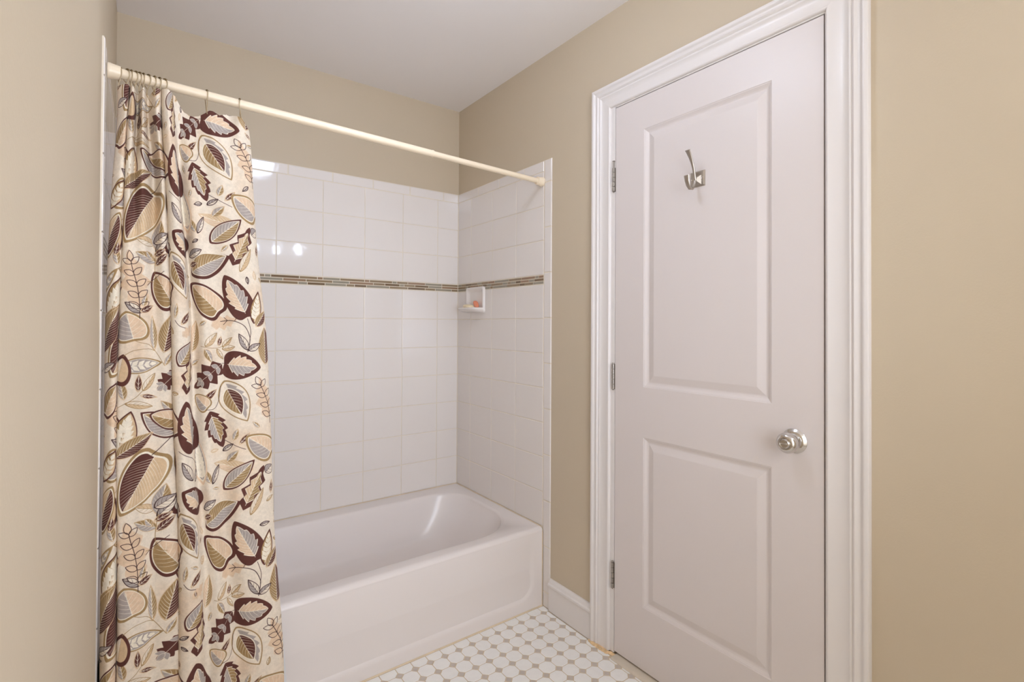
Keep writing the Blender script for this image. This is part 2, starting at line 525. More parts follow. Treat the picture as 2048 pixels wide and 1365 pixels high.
# jambs
mesh('jamb', *bevel_box(PX + 0.0, 4.6, -45.86, -44.8, 0.25, DOORH + 0.9, 0.05), M['trim'], trim)
mesh('jamb', *bevel_box(PX + 0.0, 4.6, -75.3, -74.52, 0.25, DOORH + 0.9, 0.05), M['trim'], trim)
mesh('jamb', *bevel_box(PX + 0.0, 4.6, -74.52, -45.86, DOORH + 0.14, DOORH + 0.9, 0.05), M['trim'], trim)
mesh('door_stop', *join([box(PX + 1.45, PX + 1.9, -46.5, -45.8, 0.25, DOORH), box(PX + 1.45, PX + 1.9, -74.6, -73.9, 0.25, DOORH), box(PX + 1.45, PX + 1.9, -74.6, -45.8, DOORH - 0.4, DOORH + 0.2)]), M['trim'], trim)
# old stained caulk at the foot of the casing
rnd = random.Random(4)
V = []; Fq = []; N = 46
pts = []
for k in range(N):
    t = k / (N - 1)
    y = -41.4 - t * 4.9
    xo = -0.55 if t < 0.30 else (-0.36 if t < 0.80 else -0.10)
    wdt = 0.08 + 0.40 * max(0, math.sin(math.pi * min(1, t * 1.05))) * rnd.uniform(0.6, 1.0)
    pts.append((y, xo, wdt))
for y, xo, wdt in pts:
    for q, zz in ((0.25, 0.24), (0.0, 0.24), (-wdt * 0.5, 0.14 + rnd.uniform(-0.03, 0.03)), (-wdt, 0.005)):
        V.append((xo + q, y, zz))
Fq = grid_faces(4, N)
mesh('stained_caulk', *fix(V, Fq), M['rust'], trim, smooth='all')['label'] = 'orange brown stained caulk'

saddle = root('trim_2', (0, -60, 0), 'beige marble threshold under the door', None, None, 'structure')
sp = [(-0.98, 0.0), (-0.94, 0.10), (-0.78, 0.24), (-0.55, 0.30), (4.6, 0.30), (4.6, -0.1), (-0.98, -0.1)]
V = [(a, y, b) for y in (-46.35, -75.0) for a, b in sp]; n = len(sp)
Fq = [(k, (k + 1) % n, n + (k + 1) % n, n + k) for k in range(n)] + [tuple(range(n)), tuple(range(n, 2 * n))]
mesh('saddle', *fix(V, Fq), M['saddle'], saddle, smooth=True)

# ------------------------------------------------------------------ door
door = root('door_1', (PX, DOOR0, 0.7), 'white two panel door with satin knob', None, None, 'structure')
DX = PX - 0.0
ys = [DOOR0, -51.2, -69.05, DOOR1]
zs = [0.62, 9.3, 33.05, 40.1, 76.5, DOORH]
V = []; Fq = []
def addquad(a, b, c, d):
    n = len(V); V.extend([a, b, c, d]); Fq.append((n, n + 1, n + 2, n + 3))
for iy in range(3):
    for iz in range(5):
        if iy == 1 and iz in (1, 3): continue
        addquad((DX, ys[iy], zs[iz]), (DX, ys[iy + 1], zs[iz]), (DX, ys[iy + 1], zs[iz + 1]), (DX, ys[iy], zs[iz + 1]))
PROF = [(0, 0), (0.06, 0.05), (0.16, 0.07), (0.22, 0.12), (0.45, 0.27), (0.62, 0.33), (0.72, 0.34), (0.80, 0.33), (1.62, 0.08), (1.72, 0.06), (1.8, 0.06)]
for z0, z1 in ((zs[1], zs[2]), (zs[3], zs[4])):
    rings = []
    for ins, dep in PROF:
        rings.append([(DX + dep, ys[1] - ins, z0 + ins), (DX + dep, ys[2] + ins, z0 + ins), (DX + dep, ys[2] + ins, z1 - ins), (DX + dep, ys[1] - ins, z1 - ins)])
    for r0, r1 in zip(rings, rings[1:]):
        for k in range(4):
            addquad(r0[k], r0[(k + 1) % 4], r1[(k + 1) % 4], r1[k])
    addquad(*rings[-1])
bx = box(DX, DX + 1.4, DOOR1, DOOR0, zs[0], DOORH)
nb = len(V); V += bx[0]
for f in bx[1]:
    if set(f) != {0, 1, 2, 3}: Fq.append(tuple(i + nb for i in f))
import bmesh
bm = bmesh.new(); vs = [bm.verts.new(v) for v in V]
for f in Fq: bm.faces.new([vs[i] for i in f])
bmesh.ops.remove_doubles(bm, verts=bm.verts, dist=1e-4)
bmesh.ops.recalc_face_normals(bm, faces=bm.faces); bm.verts.index_update()
V = [tuple(v.co) for v in bm.verts]; Fq = [[v.index for v in f.verts] for f in bm.faces]; bm.free()
mesh('door_leaf', V, Fq, M['door'], door)

for z0, z1, pin in ((68.75, 72.3, 0.9), (39.25, 43.0, 0.0), (9.8, 13.6, 0.0)):
    yk, xk = -45.72, PX - 0.16
    parts = [box(PX - 0.05, PX + 0.02, -46.02, -45.75, z0, z1)]
    seg = (z1 - z0) / 5
    for s in range(5):
        parts.append(lathe((xk, yk, z0 + s * seg + 0.02), (0, 0, 1), [(0, 0.13), (0.02, 0.2), (seg - 0.06, 0.2), (seg - 0.04, 0.13)], 14))
    parts.append(box(xk, PX + 0.02, yk - 0.05, yk + 0.05, z0, z1))
    hg = mesh('hinge', *join(parts), M['hinge'], door, smooth=True)
    pp = lathe((xk, yk, z0 - 0.12), (0, 0, 1), [(0, 0.1), (0.08, 0.16), (0.12, 0.11), (z1 - z0 + 0.16 + pin, 0.11), (z1 - z0 + 0.18 + pin, 0.2), (z1 - z0 + 0.30 + pin, 0.17), (z1 - z0 + 0.33 + pin, 0.05)], 12)
    mesh('hinge_pin', *pp, M['hinge'], hg, smooth=True)

KY, KZ = -71.5, 36.42
knob = mesh('door_knob', *lathe((PX, KY, KZ), (-1, 0, 0), [(0.50, 0.52), (0.75, 0.44), (0.95, 0.46), (1.08, 0.62), (1.2, 0.86), (1.38, 1.03), (1.60, 1.10), (1.82, 1.08), (2.02, 0.97), (2.16, 0.84), (2.24, 0.70),
                   (2.24, 0.60), (2.17, 0.55), (2.15, 0.50), (2.2, 0.44)], 40), M['chrome'], door, smooth=True)
mesh('rosette', *lathe((PX, KY, KZ), (-1, 0, 0), [(0, 1.30), (0.10, 1.32), (0.16, 1.27), (0.20, 1.18), (0.32, 1.10), (0.36, 1.0), (0.40, 0.86), (0.58, 0.74), (0.62, 0.5)], 40), M['chrome'], knob, smooth=True)
mesh('lock_button', *join([lathe((PX, KY, KZ), (-1, 0, 0), [(2.1, 0.46), (2.26, 0.45), (2.31, 0.40), (2.32, 0.1)], 28), bevel_box(PX - 2.40, PX - 2.28, KY - 0.34, KY + 0.34, KZ - 0.06, KZ + 0.06, 0.03)]), M['chrome'], knob, smooth=True)
mesh('strike_plate', *box(PX + 0.01, PX + 0.08, -74.58, -74.50, 35.3, 37.6), M['hinge'], trim)

# ------------------------------------------------------------------ robe hook on the door
hk = root('robe_hook', (PX + 0.06, -59.6, 67.4), 'satin nickel double robe hook screwed to the upper door panel', 'hook')
hx = PX + 0.06
b0, b1, c0, c1 = -58.75, -60.75, 66.45, 68.4
V = [(hx, b0, c0), (hx, b1, c0), (hx, b1, c1), (hx, b0, c1), (hx - 0.12, b0, c0), (hx - 0.12, b1, c0), (hx - 0.12, b1, c1), (hx - 0.12, b0, c1),
     (hx - 0.22, b0 - 0.16, c0 + 0.16), (hx - 0.22, b1 + 0.16, c0 + 0.16), (hx - 0.22, b1 + 0.16, c1 - 0.16), (hx - 0.22, b0 - 0.16, c1 - 0.16)]
Fq = [(0, 1, 2, 3), (8, 9, 10, 11)] + [(k, (k + 1) % 4, 4 + (k + 1) % 4, 4 + k) for k in range(4)] + [(4 + k, 4 + (k + 1) % 4, 8 + (k + 1) % 4, 8 + k) for k in range(4)]
mesh('back_plate', *fix(V, Fq), M['steel'], hk)
hy = -59.72
def pyr(x0, x1, hw0, hw1, zc):
    V = [(x0, hy - hw0, zc - hw0), (x0, hy + hw0, zc - hw0), (x0, hy + hw0, zc + hw0), (x0, hy - hw0, zc + hw0), (x1, hy - hw1, zc - hw1), (x1, hy + hw1, zc - hw1), (x1, hy + hw1, zc + hw1), (x1, hy - hw1, zc + hw1)]
    return fix(V, [(0, 1, 2, 3), (4, 5, 6, 7)] + [(k, (k + 1) % 4, 4 + (k + 1) % 4, 4 + k) for k in range(4)])
mesh('boss', *pyr(hx - 0.2, hx - 0.62, 0.62, 0.22, 67.25), M['steel'], hk)
up = [(-0.55, 67.15), (-0.72, 67.55), (-0.82, 68.1), (-0.98, 68.7), (-1.25, 69.3), (-1.62, 69.9), (-2.05, 70.45), (-2.25, 70.7)]
mesh('upper_prong', *tube([(hx + a, hy, z) for a, z in up], 0.15, 12, rs=[(0.20, 0.18), (0.20, 0.17), (0.19, 0.15), (0.19, 0.14), (0.21, 0.14), (0.26, 0.13), (0.33, 0.12), (0.37, 0.10)]), M['steel'], hk, smooth=True)
lo = [(-0.5, 67.35), (-0.66, 66.95), (-0.85, 66.45), (-1.2, 66.02), (-1.7, 65.95), (-2.1, 66.3), (-2.35, 66.85), (-2.48, 67.5)]
mesh('lower_prong', *tube([(hx + a, hy, z) for a, z in lo], 0.15, 12, rs=[(0.20, 0.18), (0.20, 0.16), (0.20, 0.15), (0.22, 0.14), (0.25, 0.13), (0.29, 0.13), (0.33, 0.12), (0.36, 0.10)]), M['steel'], hk, smooth=True)
for yy in (-59.02, -60.45):
    mesh('screw', *lathe((hx - 0.18, yy, 67.45), (-1, 0, 0), [(0, 0.15), (0.06, 0.15), (0.10, 0.10), (0.08, 0.03)], 14), M['chrome'], hk, smooth=True)

# ------------------------------------------------------------------ bathtub
TX0, TX1, TY0, TY1 = -59.72, -0.05, -29.72, -0.06
tub = root('bathtub', (-29.9, -14.9, 0), 'white enamelled alcove bathtub with a recessed apron front', 'bathtub')
def loop(x0, x1, y0, y1, r, z, ns=14, nl=26, nw=12):
    """rounded rectangle, constant vertex count; r may be per-corner (right-back, left-back, left-front, right-front)"""
    rr = r if isinstance(r, tuple) else (r,) * 4
    out = []
    cs = [(x1 - rr[0], y1 - rr[0], 0, rr[0]), (x0 + rr[1], y1 - rr[1], 90, rr[1]), (x0 + rr[2], y0 + rr[2], 180, rr[2]), (x1 - rr[3], y0 + rr[3], 270, rr[3])]
    for q in range(4):
        cx, cy, a0, r_ = cs[q]
        for k in range(ns + 1):
            a = math.radians(a0 + 90 * k / ns); out.append((cx + r_ * math.cos(a), cy + r_ * math.sin(a), z))
        nx, ny, na, nr = cs[(q + 1) % 4]
        p0 = out[-1]; a = math.radians(na); p1 = (nx + nr * math.cos(a), ny + nr * math.sin(a), z)
        m = nl if q in (0, 2) else nw
        for k in range(1, m):
            t = k / m; out.append((p0[0] + (p1[0] - p0[0]) * t, p0[1] + (p1[1] - p0[1]) * t, z))
    return out
IX0, IX1, IY0, IY1 = -56.6, -2.35, -27.0, -3.9
CR = (6.5, 7.5, 7.5, 9.5)
rings = []
# outside: hidden sides and apron top, rounded front roll
rings.append(loop(TX0, TX1, TY0 + 0.25, TY1, 0.06, 0.0))
rings.append(loop(TX0, TX1, TY0 + 0.25, TY1, 0.06, 12.4))
for k in range(7):
    a = math.pi / 2 * k / 6
    rings.append(loop(TX0 + 0.02 * k / 6, TX1 - 0.02 * k / 6, TY0 + 0.75 * (1 - math.cos(a)), TY1, 0.06, RIM - 0.75 + 0.75 * math.sin(a)))
rings.append(loop(TX0 + 0.3, TX1 - 0.3, TY0 + 1.0, TY1 - 0.3, 0.5, RIM))
rings.append(loop(IX0 - 0.6, IX1 + 0.5, IY0 - 0.35, IY1 + 0.6, tuple(c + .5 for c in CR), RIM - 0.04))
for k in range(1, 6):                       # roll into the basin
    a = math.pi / 2 * k / 5
    s = 0.6 * math.sin(a); dz = 0.6 * (1 - math.cos(a))
    rings.append(loop(IX0 - 0.6 + s, IX1 + 0.5 - s, IY0 - 0.35 + s * .7, IY1 + 0.6 - s, CR, RIM - 0.04 - dz))
steps = [(12.0, .2, .5, .12, .2), (10.5, .4, 1.3, .25, .45), (8.5, .7, 2.7, .45, .85), (7.0, 1.0, 3.9, .7, 1.15), (6.1, 1.3, 4.8, .95, 1.4), (5.6, 1.7, 5.6, 1.3, 1.75),
         (5.25, 2.3, 6.6, 1.9, 2.3), (5.05, 3.3, 8.0, 2.9, 3.3), (4.95, 4.8, 9.8, 4.2, 4.7)]
for z, l, r, f_, b_ in steps:
    q_ = (12.7 - z) / 8.0
    rings.append(loop(IX0 + 0.15 + l, IX1 - 0.25 - r, IY0 + 0.18 + f_, IY1 - 0.15 - b_, tuple(max(c - 1.5 * q_, 3.0) for c in CR), z))
rings.append(loop(-44, -22, -17.2, -14.2, 1.4, 4.6))
NR = len(rings[0])
V = [p for r in rings for p in r]
Fq = grid_faces(NR, len(rings), True) + [tuple(range((len(rings) - 1) * NR, len(rings) * NR))]
mesh('basin', *fix(V, Fq), M['tub'], tub, smooth='all')
# apron: a skin with a shallow pressed panel, round lower corners
NU, NV = 150, 46
V = []
def sstep(x): x = max(0.0, min(1.0, x)); return x * x * (3 - 2 * x)
for j in range(NV):
    z = 0.02 + (12.86 - 0.02) * j / (NV - 1)
    for i in range(NU):
        x = TX0 + 0.04 + (TX1 - TX0 - 0.08) * (1 - (1 - i / (NU - 1)) ** 1.0)
        # signed distance to the panel (rounded rectangle open to the top)
        hx_, r = (TX1 - TX0) / 2 - 2.3, 2.6
        qx = abs(x - (TX0 + TX1) / 2) - (hx_ - r); qz = (2.3 + r) - z
        d = math.hypot(max(qx, 0), max(qz, 0)) + min(max(qx, qz), 0) - r
        fade = max(0.0, min(1.0, (12.0 - z) / 9.0))
        rec = 0.50 * sstep((-d + 0.40) / 0.9) * fade
        V.append((x, TY0 + rec * 0.9, z))
Fq = grid_faces(NU, NV)
n0 = len(V)
mesh('apron', *fix(V, Fq), M['tub'], tub, smooth='all')
# bead of caulk round the tub
ck = join([tube([(TX0 + 0.2, -0.13, RIM + 0.03), (-0.2, -0.13, RIM + 0.03)], 0.09, 8), tube([(-0.13, -0.2, RIM + 0.03), (-0.13, TY0 + 0.3, RIM + 0.03)], 0.09, 8),
           tube([(TX0, TY0 - 0.02, 0.05), (-0.1, TY0 - 0.02, 0.05)], 0.15, 8), tube([(-0.12, TY0 - 0.02, 0.0), (-0.12, TY0 - 0.02, RIM - 0.6)], 0.08, 8)])
mesh('caulk_line', *ck, M['caulk'], tub, smooth=True)['label'] = 'yellowed caulk line'
# drain and overflow at the curtained end
mesh('drain', *lathe((-46.0, -16, 4.7), (0, 0, 1), [(0, 1.5), (0.1, 1.45), (0.14, 1.2), (0.05, 0.9)], 28), M['chrome'], tub, smooth=True)

# ------------------------------------------------------------------ soap dish in the corner of the right wall
dish = root('soap_dish', (-0.3, -7.5, 51.2), 'white ceramic soap dish set in the tiles under the mosaic band', 'soap dish')
y0, y1, z0, z1 = DISH[1], DISH[0], DISH[2], DISH[3]
# plate with a round-cornered recess
def rrect(ya, yb, za, zb, r, n=6):
    out = []
    for cy_, cz_, a0 in ((yb - r, zb - r, 0), (ya + r, zb - r, 90), (ya + r, za + r, 180), (yb - r, za + r, 270)):
        for k in range(n + 1):
            a = math.radians(a0 + 90 * k / n); out.append((cy_ + r * math.cos(a), cz_ + r * math.sin(a)))
    return out
rg = []
for x, ins, r in ((0.1, 0, 0.45), (-0.35, 0, 0.5), (-0.44, 0.06, 0.5), (-0.50, 0.2, 0.5), (-0.50, 0.36, 0.5), (-0.42, 0.5, 0.5), (-0.1, 0.8, 0.6), (0.05, 1.1, 0.7)):
    rg.append([(x, a, b) for a, b in rrect(y0 + ins, y1 - ins, z0 + ins, z1 - ins, r)])
V = [p for r in rg for p in r]; n = len(rg[0])
mesh('frame', *fix(V, grid_faces(n, len(rg), True) + [tuple(range((len(rg) - 1) * n, len(rg) * n))]), M['tile'], dish, smooth='all')
# projecting tray, rounded front, shallow hollow
def tray(x_out, w_in, z, n=24):
    pts = []
    yc = (y0 + y1) / 2; hw = (y1 - y0) / 2 - w_in
    for k in range(n + 1):
        a = math.pi * k / n
        pts.append((-0.2 - x_out * abs(math.sin(a)) ** 0.55, yc + hw * math.copysign(abs(math.cos(a)) ** 0.55, math.cos(a)), z))
    return pts
tr = [tray(0.3, 0.6, z0 + 0.05), tray(1.6, 0.35, z0 + 0.12), tray(2.7, 0.12, z0 + 0.45), tray(3.0, 0.02, z0 + 0.78), tray(3.05, 0.0, z0 + 0.92), tray(2.95, 0.08, z0 + 1.02), tray(2.78, 0.22, z0 + 0.98), tray(2.5, 0.5, z0 + 0.72), tray(1.6, 1.2, z0 + 0.62), tray(0.3, 2.0, z0 + 0.60)]
V = [p for r in tr for p in r]; n = len(tr[0])
Fq = grid_faces(n, len(tr)) + [tuple(range((len(tr) - 1) * n, len(tr) * n)), tuple(range(n))]
mesh('tray', *fix(V, Fq), M['tile'], dish, smooth='all')

def pebble(cx, cy, cz, a, b, c, rz, tilt, name, mat, label, e=0.75, dent=0.0):
    V = []; nu, nv = 28, 15
    for j in range(nv):
        ph = -math.pi / 2 + math.pi * j / (nv - 1)
        for i in range(nu):
            th = 2 * math.pi * i / nu
            f = lambda q: math.copysign(abs(q) ** e, q)
            x, y, z = a * f(math.cos(ph)) * f(math.cos(th)), b * f(math.cos(ph)) * f(math.sin(th)), c * math.sin(ph)
            if z > 0: z *= 1 - dent * math.exp(-((x / a) ** 2 * 3))
            V.append((x, y, z))
    m = Matrix.Rotation(rz, 3, 'Z') @ Matrix.Rotation(tilt, 3, 'Y')
    V = [tuple(m @ Vector(v) + Vector((cx, cy, cz))) for v in V]
    o = mesh(name, *fix(V, grid_faces(nu, nv, True)), mat, None, smooth='all', base=(cx, cy, cz - c))
    return tag(o, label, 'soap')
pebble(-1.75, -7.35, z0 + 1.26, 1.75, 0.95, 0.52, math.radians(78), math.radians(-4), 'bar_of_soap', M['soap'], 'worn cream bar of soap lying in the soap dish', dent=0.15)
pebble(-0.75, -8.75, z0 + 1.75, 1.05, 0.55, 0.32, math.radians(75), math.radians(-42), 'bar_of_soap', M['orange'], 'small orange sliver of soap leaning behind the cream bar')

# ------------------------------------------------------------------ curtain rod
RL, RR = Vector((-59.72, -29.35, 75.38)), Vector((-0.02, -29.15, 73.92))
rodd = (RR - RL).normalized()
def on_rod(x): return RL + rodd * ((x - RL.x) / rodd.x)
rod = root('curtain_rod', tuple((RL + RR) / 2), 'almond tension rod spanning the tub alcove', 'curtain rod')
L = (RR - RL).length; J = (on_rod(-21.5) - RL).length
mesh('outer_tube', *lathe(RL, rodd, [(0.3, 0.52), (J - 0.25, 0.52), (J - 0.12, 0.56), (J, 0.55), (J + 0.02, 0.45)], 24), M['rod'], rod, smooth=True)
mesh('inner_tube', *lathe(RL, rodd, [(J - 1, 0.44), (L - 1.2, 0.44)], 24), M['rod'], rod, smooth=True)
mesh('end_cap', *lathe(RL, rodd, [(0.0, 0.80), (0.18, 0.84), (0.3, 0.80), (1.1, 0.70), (1.15, 0.52)], 24), M['rod'], rod, smooth=True)
mesh('end_cap', *lathe(RR, -rodd, [(0.0, 0.80), (0.2, 0.84), (0.3, 0.78), (1.25, 0.68), (1.3, 0.44)], 24), M['rod'], rod, smooth=True)

# ------------------------------------------------------------------ shower curtain (geometry shared with the print)
#CURTAIN_BEGIN
ZR = [76.0, 73.5, 71.8, 64.3, 57.6, 48.3, 38.5, 25.5, 10.5, 3.0]
# knots across the cloth: x at each height, depth towards the room at each height
KN = [
 ([-58.95, -58.95, -58.95, -59.20, -59.32, -59.42, -59.48, -59.52, -59.55, -59.55], [-1.2] * 10),
 ([-58.80, -58.80, -58.75, -59.18, -59.40, -59.55, -59.62, -59.64, -59.66, -59.67], [0.1] * 10),
 ([-58.25, -58.25, -58.20, -58.55, -58.75, -58.95, -59.05, -59.00, -59.00, -59.00], [1.0] * 10),
 ([-57.85, -57.85, -57.92, -58.12, -58.30, -58.48, -58.52, -58.42, -58.28, -58.25], [0.5] * 10),
 ([-57.80, -57.80, -57.86, -57.98, -58.16, -58.35, -58.38, -58.25, -58.10, -58.05], [-1.6] * 10),
 ([-57.80, -57.80, -57.88, -58.12, -58.32, -58.52, -58.54, -58.42, -58.27, -58.22], [0.5] * 10),
 ([-57.52, -57.52, -57.50, -57.65, -57.85, -57.95, -57.95, -57.85, -57.70, -57.65], [1.15, 1.15, 1.15, 1.1, 1.05, 1.0, 1.0, 1.0, 1.0, 1.0]),
 ([-57.20, -57.20, -57.20, -57.30, -57.25, -57.20, -57.15, -57.05, -56.90, -56.85], [-.9, -.9, -.9, 0.2, 0.85, 0.95, 1.0, 1.05, 1.05, 1.05]),
 ([-56.75, -56.75, -56.75, -56.60, -56.40, -56.30, -56.30, -56.20, -56.10, -56.05], [1.1, 1.1, 1.1, 1.1, 1.1, 1.05, 1.05, 1.05, 1.05, 1.05]),
 ([-56.30, -56.30, -56.30, -55.68, -55.58, -55.45, -55.35, -55.25, -55.20, -55.15], [-1., -1., -1., -0.6, 0.2, 0.55, 0.7, 0.8, 0.8, 0.8]),
 ([-55.60, -55.60, -55.60, -55.05, -54.85, -54.50, -54.30, -54.00, -53.80, -53.75], [1.1] * 5 + [0.95] * 5),
 ([-55.05, -55.05, -55.05, -54.62, -54.25, -53.75, -53.50, -52.95, -52.70, -52.65], [0.4] * 10),
 ([-54.85, -54.85, -54.85, -54.45, -54.10, -53.60, -53.35, -52.80, -52.50, -52.45], [-1.9] * 10),
 ([-55.00, -55.00, -55.00, -54.70, -54.38, -53.96, -53.70, -53.14, -52.88, -52.82], [0.8] * 10),
 ([-54.55, -54.55, -54.50, -54.25, -53.85, -53.40, -53.10, -52.45, -52.10, -52.00], [1.75] * 10),
 ([-54.15, -54.15, -54.05, -53.60, -53.05, -52.50, -52.20, -51.45, -50.90, -50.80], [1.3] * 10),
 ([-53.75, -53.75, -53.60, -53.22, -52.65, -51.95, -51.65, -50.75, -50.05, -49.95], [0.2, 0.2, 0.1, -0.3, -0.5, -0.1, 0.3, 0.5, 0.5, 0.5]),
 ([-52.90, -52.90, -52.80, -52.30, -51.80, -50.90, -50.60, -49.75, -48.80, -48.65], [-0.2, -0.2, 0.1, 0.6, 0.9, 1.0, 1.0, 1.0, 1.0, 1.0]),
 ([-51.60, -51.60, -51.60, -50.90, -50.30, -49.25, -49.00, -48.45, -47.35, -47.20], [-0.1, -0.1, 0.2, 0.5, 0.6, 0.35, 0.3, 0.3, 0.3, 0.3]),
 ([-50.30, -50.30, -50.30, -49.30, -48.70, -47.90, -47.55, -47.05, -46.00, -45.85], [0.8, 0.8, 0.8, 0.9, 1.0, 0.95, 0.95, 0.95, 0.95, 0.95]),
 ([-48.90, -48.90, -48.90, -47.90, -47.30, -46.60, -46.15, -45.60, -44.60, -44.45], [0.1, 0.1, 0.3, 0.8, 0.95, 1.0, 1.0, 1.0, 1.0, 1.0]),
 ([-47.60, -47.60, -47.60, -46.75, -46.20, -45.40, -44.85, -44.30, -43.25, -43.10], [0.7, 0.7, 0.75, 0.9, 0.9, 0.8, 0.8, 0.8, 0.8, 0.8]),
 ([-46.55, -46.55, -46.42, -45.98, -45.48, -44.42, -43.92, -43.28, -42.15, -42.00], [0.1, 0.1, 0.1, 0.2, 0.2, 0.1, 0.1, 0.1, 0.1, 0.1]),
 ([-46.60, -46.60, -46.50, -46.10, -45.65, -44.60, -44.15, -43.55, -42.50, -42.35], [-0.7] * 10),
]
CY0 = -30.2
# height of the top hem along the cloth, by x
HEM = [(-60, 73.9), (-58.6, 73.9), (-57.9, 74.1), (-57.2, 73.7), (-56.6, 74.2), (-56.2, 73.8), (-55.6, 74.3), (-54.95, 74.35), (-54.4, 74.3), (-53.81, 74.1), (-53.4, 73.3), (-53.05, 72.6), (-52.2, 72.2),
       (-51.6, 72.35), (-50.95, 72.85), (-50.6, 73.2), (-50.26, 73.2), (-49.6, 72.9), (-48.91, 73.35), (-47.98, 73.3), (-47.4, 73.15), (-47.03, 72.7), (-46.5, 71.9), (-46.0, 71.0), (-40, 71.0)]
def catmull(a, b, c, d, t):
    return 0.5 * ((2 * b) + (c - a) * t + (2 * a - 5 * b + 4 * c - d) * t * t + (3 * b - 3 * c + d - a) * t ** 3)
def curtain_grid(NZ=230, SUB=12):
    K = np.array([k[0] for k in KN]); Dp = np.array([k[1] for k in KN])        # knots x rows
    zr = np.array(ZR)[::-1]
    zs = np.linspace(3.6, 1.0, NZ)  # placeholder, replaced per column
    nk = len(KN); ts = []
    for i in range(nk - 1):
        for s in range(SUB): ts.append(i + s / SUB)
    ts.append(nk - 1.0)
    ts = np.array(ts)
    def smooth_rows(T, z):
        # smooth interpolation in z (rows descend): cubic hermite on non-uniform rows
        r = T[:, ::-1]
        m = np.zeros_like(r)
        dz = np.diff(zr); sl = np.diff(r, axis=1) / dz
        m[:, 1:-1] = (sl[:, :-1] * dz[1:] + sl[:, 1:] * dz[:-1]) / (dz[1:] + dz[:-1])
        m[:, 0] = sl[:, 0]; m[:, -1] = sl[:, -1]
        k = np.clip(np.searchsorted(zr, z) - 1, 0, len(zr) - 2)
        h = dz[k]; t = (z - zr[k]) / h
        h00 = 2 * t ** 3 - 3 * t ** 2 + 1; h10 = t ** 3 - 2 * t ** 2 + t; h01 = -2 * t ** 3 + 3 * t ** 2; h11 = t ** 3 - t ** 2
        return r[:, k] * h00 + m[:, k] * h * h10 + r[:, k + 1] * h01 + m[:, k + 1] * h * h11      # nk x nz
    def across(R):   # nk values -> len(ts)
        out = []
        for t in ts:
            i = min(int(t), nk - 2); f = t - i
            a = R[max(i - 1, 0)]; b = R[i]; c = R[i + 1]; d = R[min(i + 2, nk - 1)]
            out.append(catmull(a, b, c, d, f))
        return np.array(out)
    # arc length at mid height = cloth coordinate u
    zm = np.array([48.3])
    xm = across(smooth_rows(K, zm))[:, 0]; dm = across(smooth_rows(Dp, zm))[:, 0]
    u = np.concatenate([[0], np.cumsum(np.hypot(np.diff(xm), np.diff(dm)))])
    hx = np.array([p[0] for p in HEM]); hz = np.array([p[1] for p in HEM])
    xt = across(smooth_rows(K, np.array([73.3])))[:, 0]
    top = np.interp(xt, hx, hz)
    P = np.zeros((NZ, len(ts), 3)); Vv = np.zeros((NZ, len(ts)))
    w = np.linspace(0, 1, NZ)
    zz_all = np.linspace(76, 3, 400)
    X = across(smooth_rows(K, zz_all)); Dd = across(smooth_rows(Dp, zz_all))
    for c in range(len(ts)):
        z = top[c] + (3.2 - top[c]) * w
        x = np.interp(-z, -zz_all, X[c]); d = np.interp(-z, -zz_all, Dd[c])
        # the cloth hangs from the hem line under the rod, then falls clear of the tub
        f = np.clip((74.5 - z) / 6.0, 0, 1); f = f * f * (3 - 2 * f)
        gather = 0.72 + 0.28 * f
        out = np.clip((64 - z) / 48.0, 0, 1); out = 2.3 * out * out * (3 - 2 * out)
        y = CY0 + 0.75 * (1 - f) - d * gather - out
        x = -56.6 + (x + 56.6) * (1 - out / 67.0)
        x = x + 0.05 * np.sin(z * 0.21 + c * 0.05) 
        y = y + 0.10 * np.sin(z * 0.16 + c * 0.11) * f - 0.16 * (1 - f) * np.sin(c * 0.30) * (ts[c] > 15.5)
        # drag lines falling from the two lone rings
        for rx, rs_ in ((-50.8, 1.0), (-47.4, 0.8)):
            dd_ = np.abs(x - rx) - 0.10 * (73.5 - z)
            y = y - 0.28 * rs_ * np.exp(-(dd_ / 0.55) ** 2) * np.exp(-(73.5 - z) / 6.0)
        P[:, c, 0] = x; P[:, c, 1] = y; P[:, c, 2] = z
        Vv[:, c] = z
    return P, u, Vv
#CURTAIN_END

PG, CU, PV = curtain_grid()
NZ, NT = PG.shape[:2]
def cloth_object(name, parent, offset, mat, c0=0, c1=None, z_drop=0.0):
    c1 = NT if c1 is None else c1
    sub = PG[:, c0:c1]; nt = sub.shape[1]
    V = sub.reshape(-1, 3) + np.array(offset)
    F = [(j * nt + i, (j + 1) * nt + i, (j + 1) * nt + i + 1, j * nt + i + 1) for j in range(NZ - 1) for i in range(nt - 1)]
    o = mesh(name, V.tolist(), F, mat, parent, smooth='all')
    me = o.data
    uvl = me.uv_layers.new(name='cloth')
    li = np.empty(len(me.loops), dtype=np.int32); me.loops.foreach_get('vertex_index', li)
    uu = np.tile(CU[c0:c1], NZ) / UMAX; vv = PV[:, c0:c1].reshape(-1) / VMAX
    uvl.data.foreach_set('uv', np.stack([uu[li], vv[li]], 1).ravel().astype(np.float32))
    return o
UMAX, VMAX = 40.0, 76.0
curtain = root('shower_curtain', (-52.0, -31.0, 3.0), 'cream cotton shower curtain printed with brown tan and grey leaves', 'shower curtain')
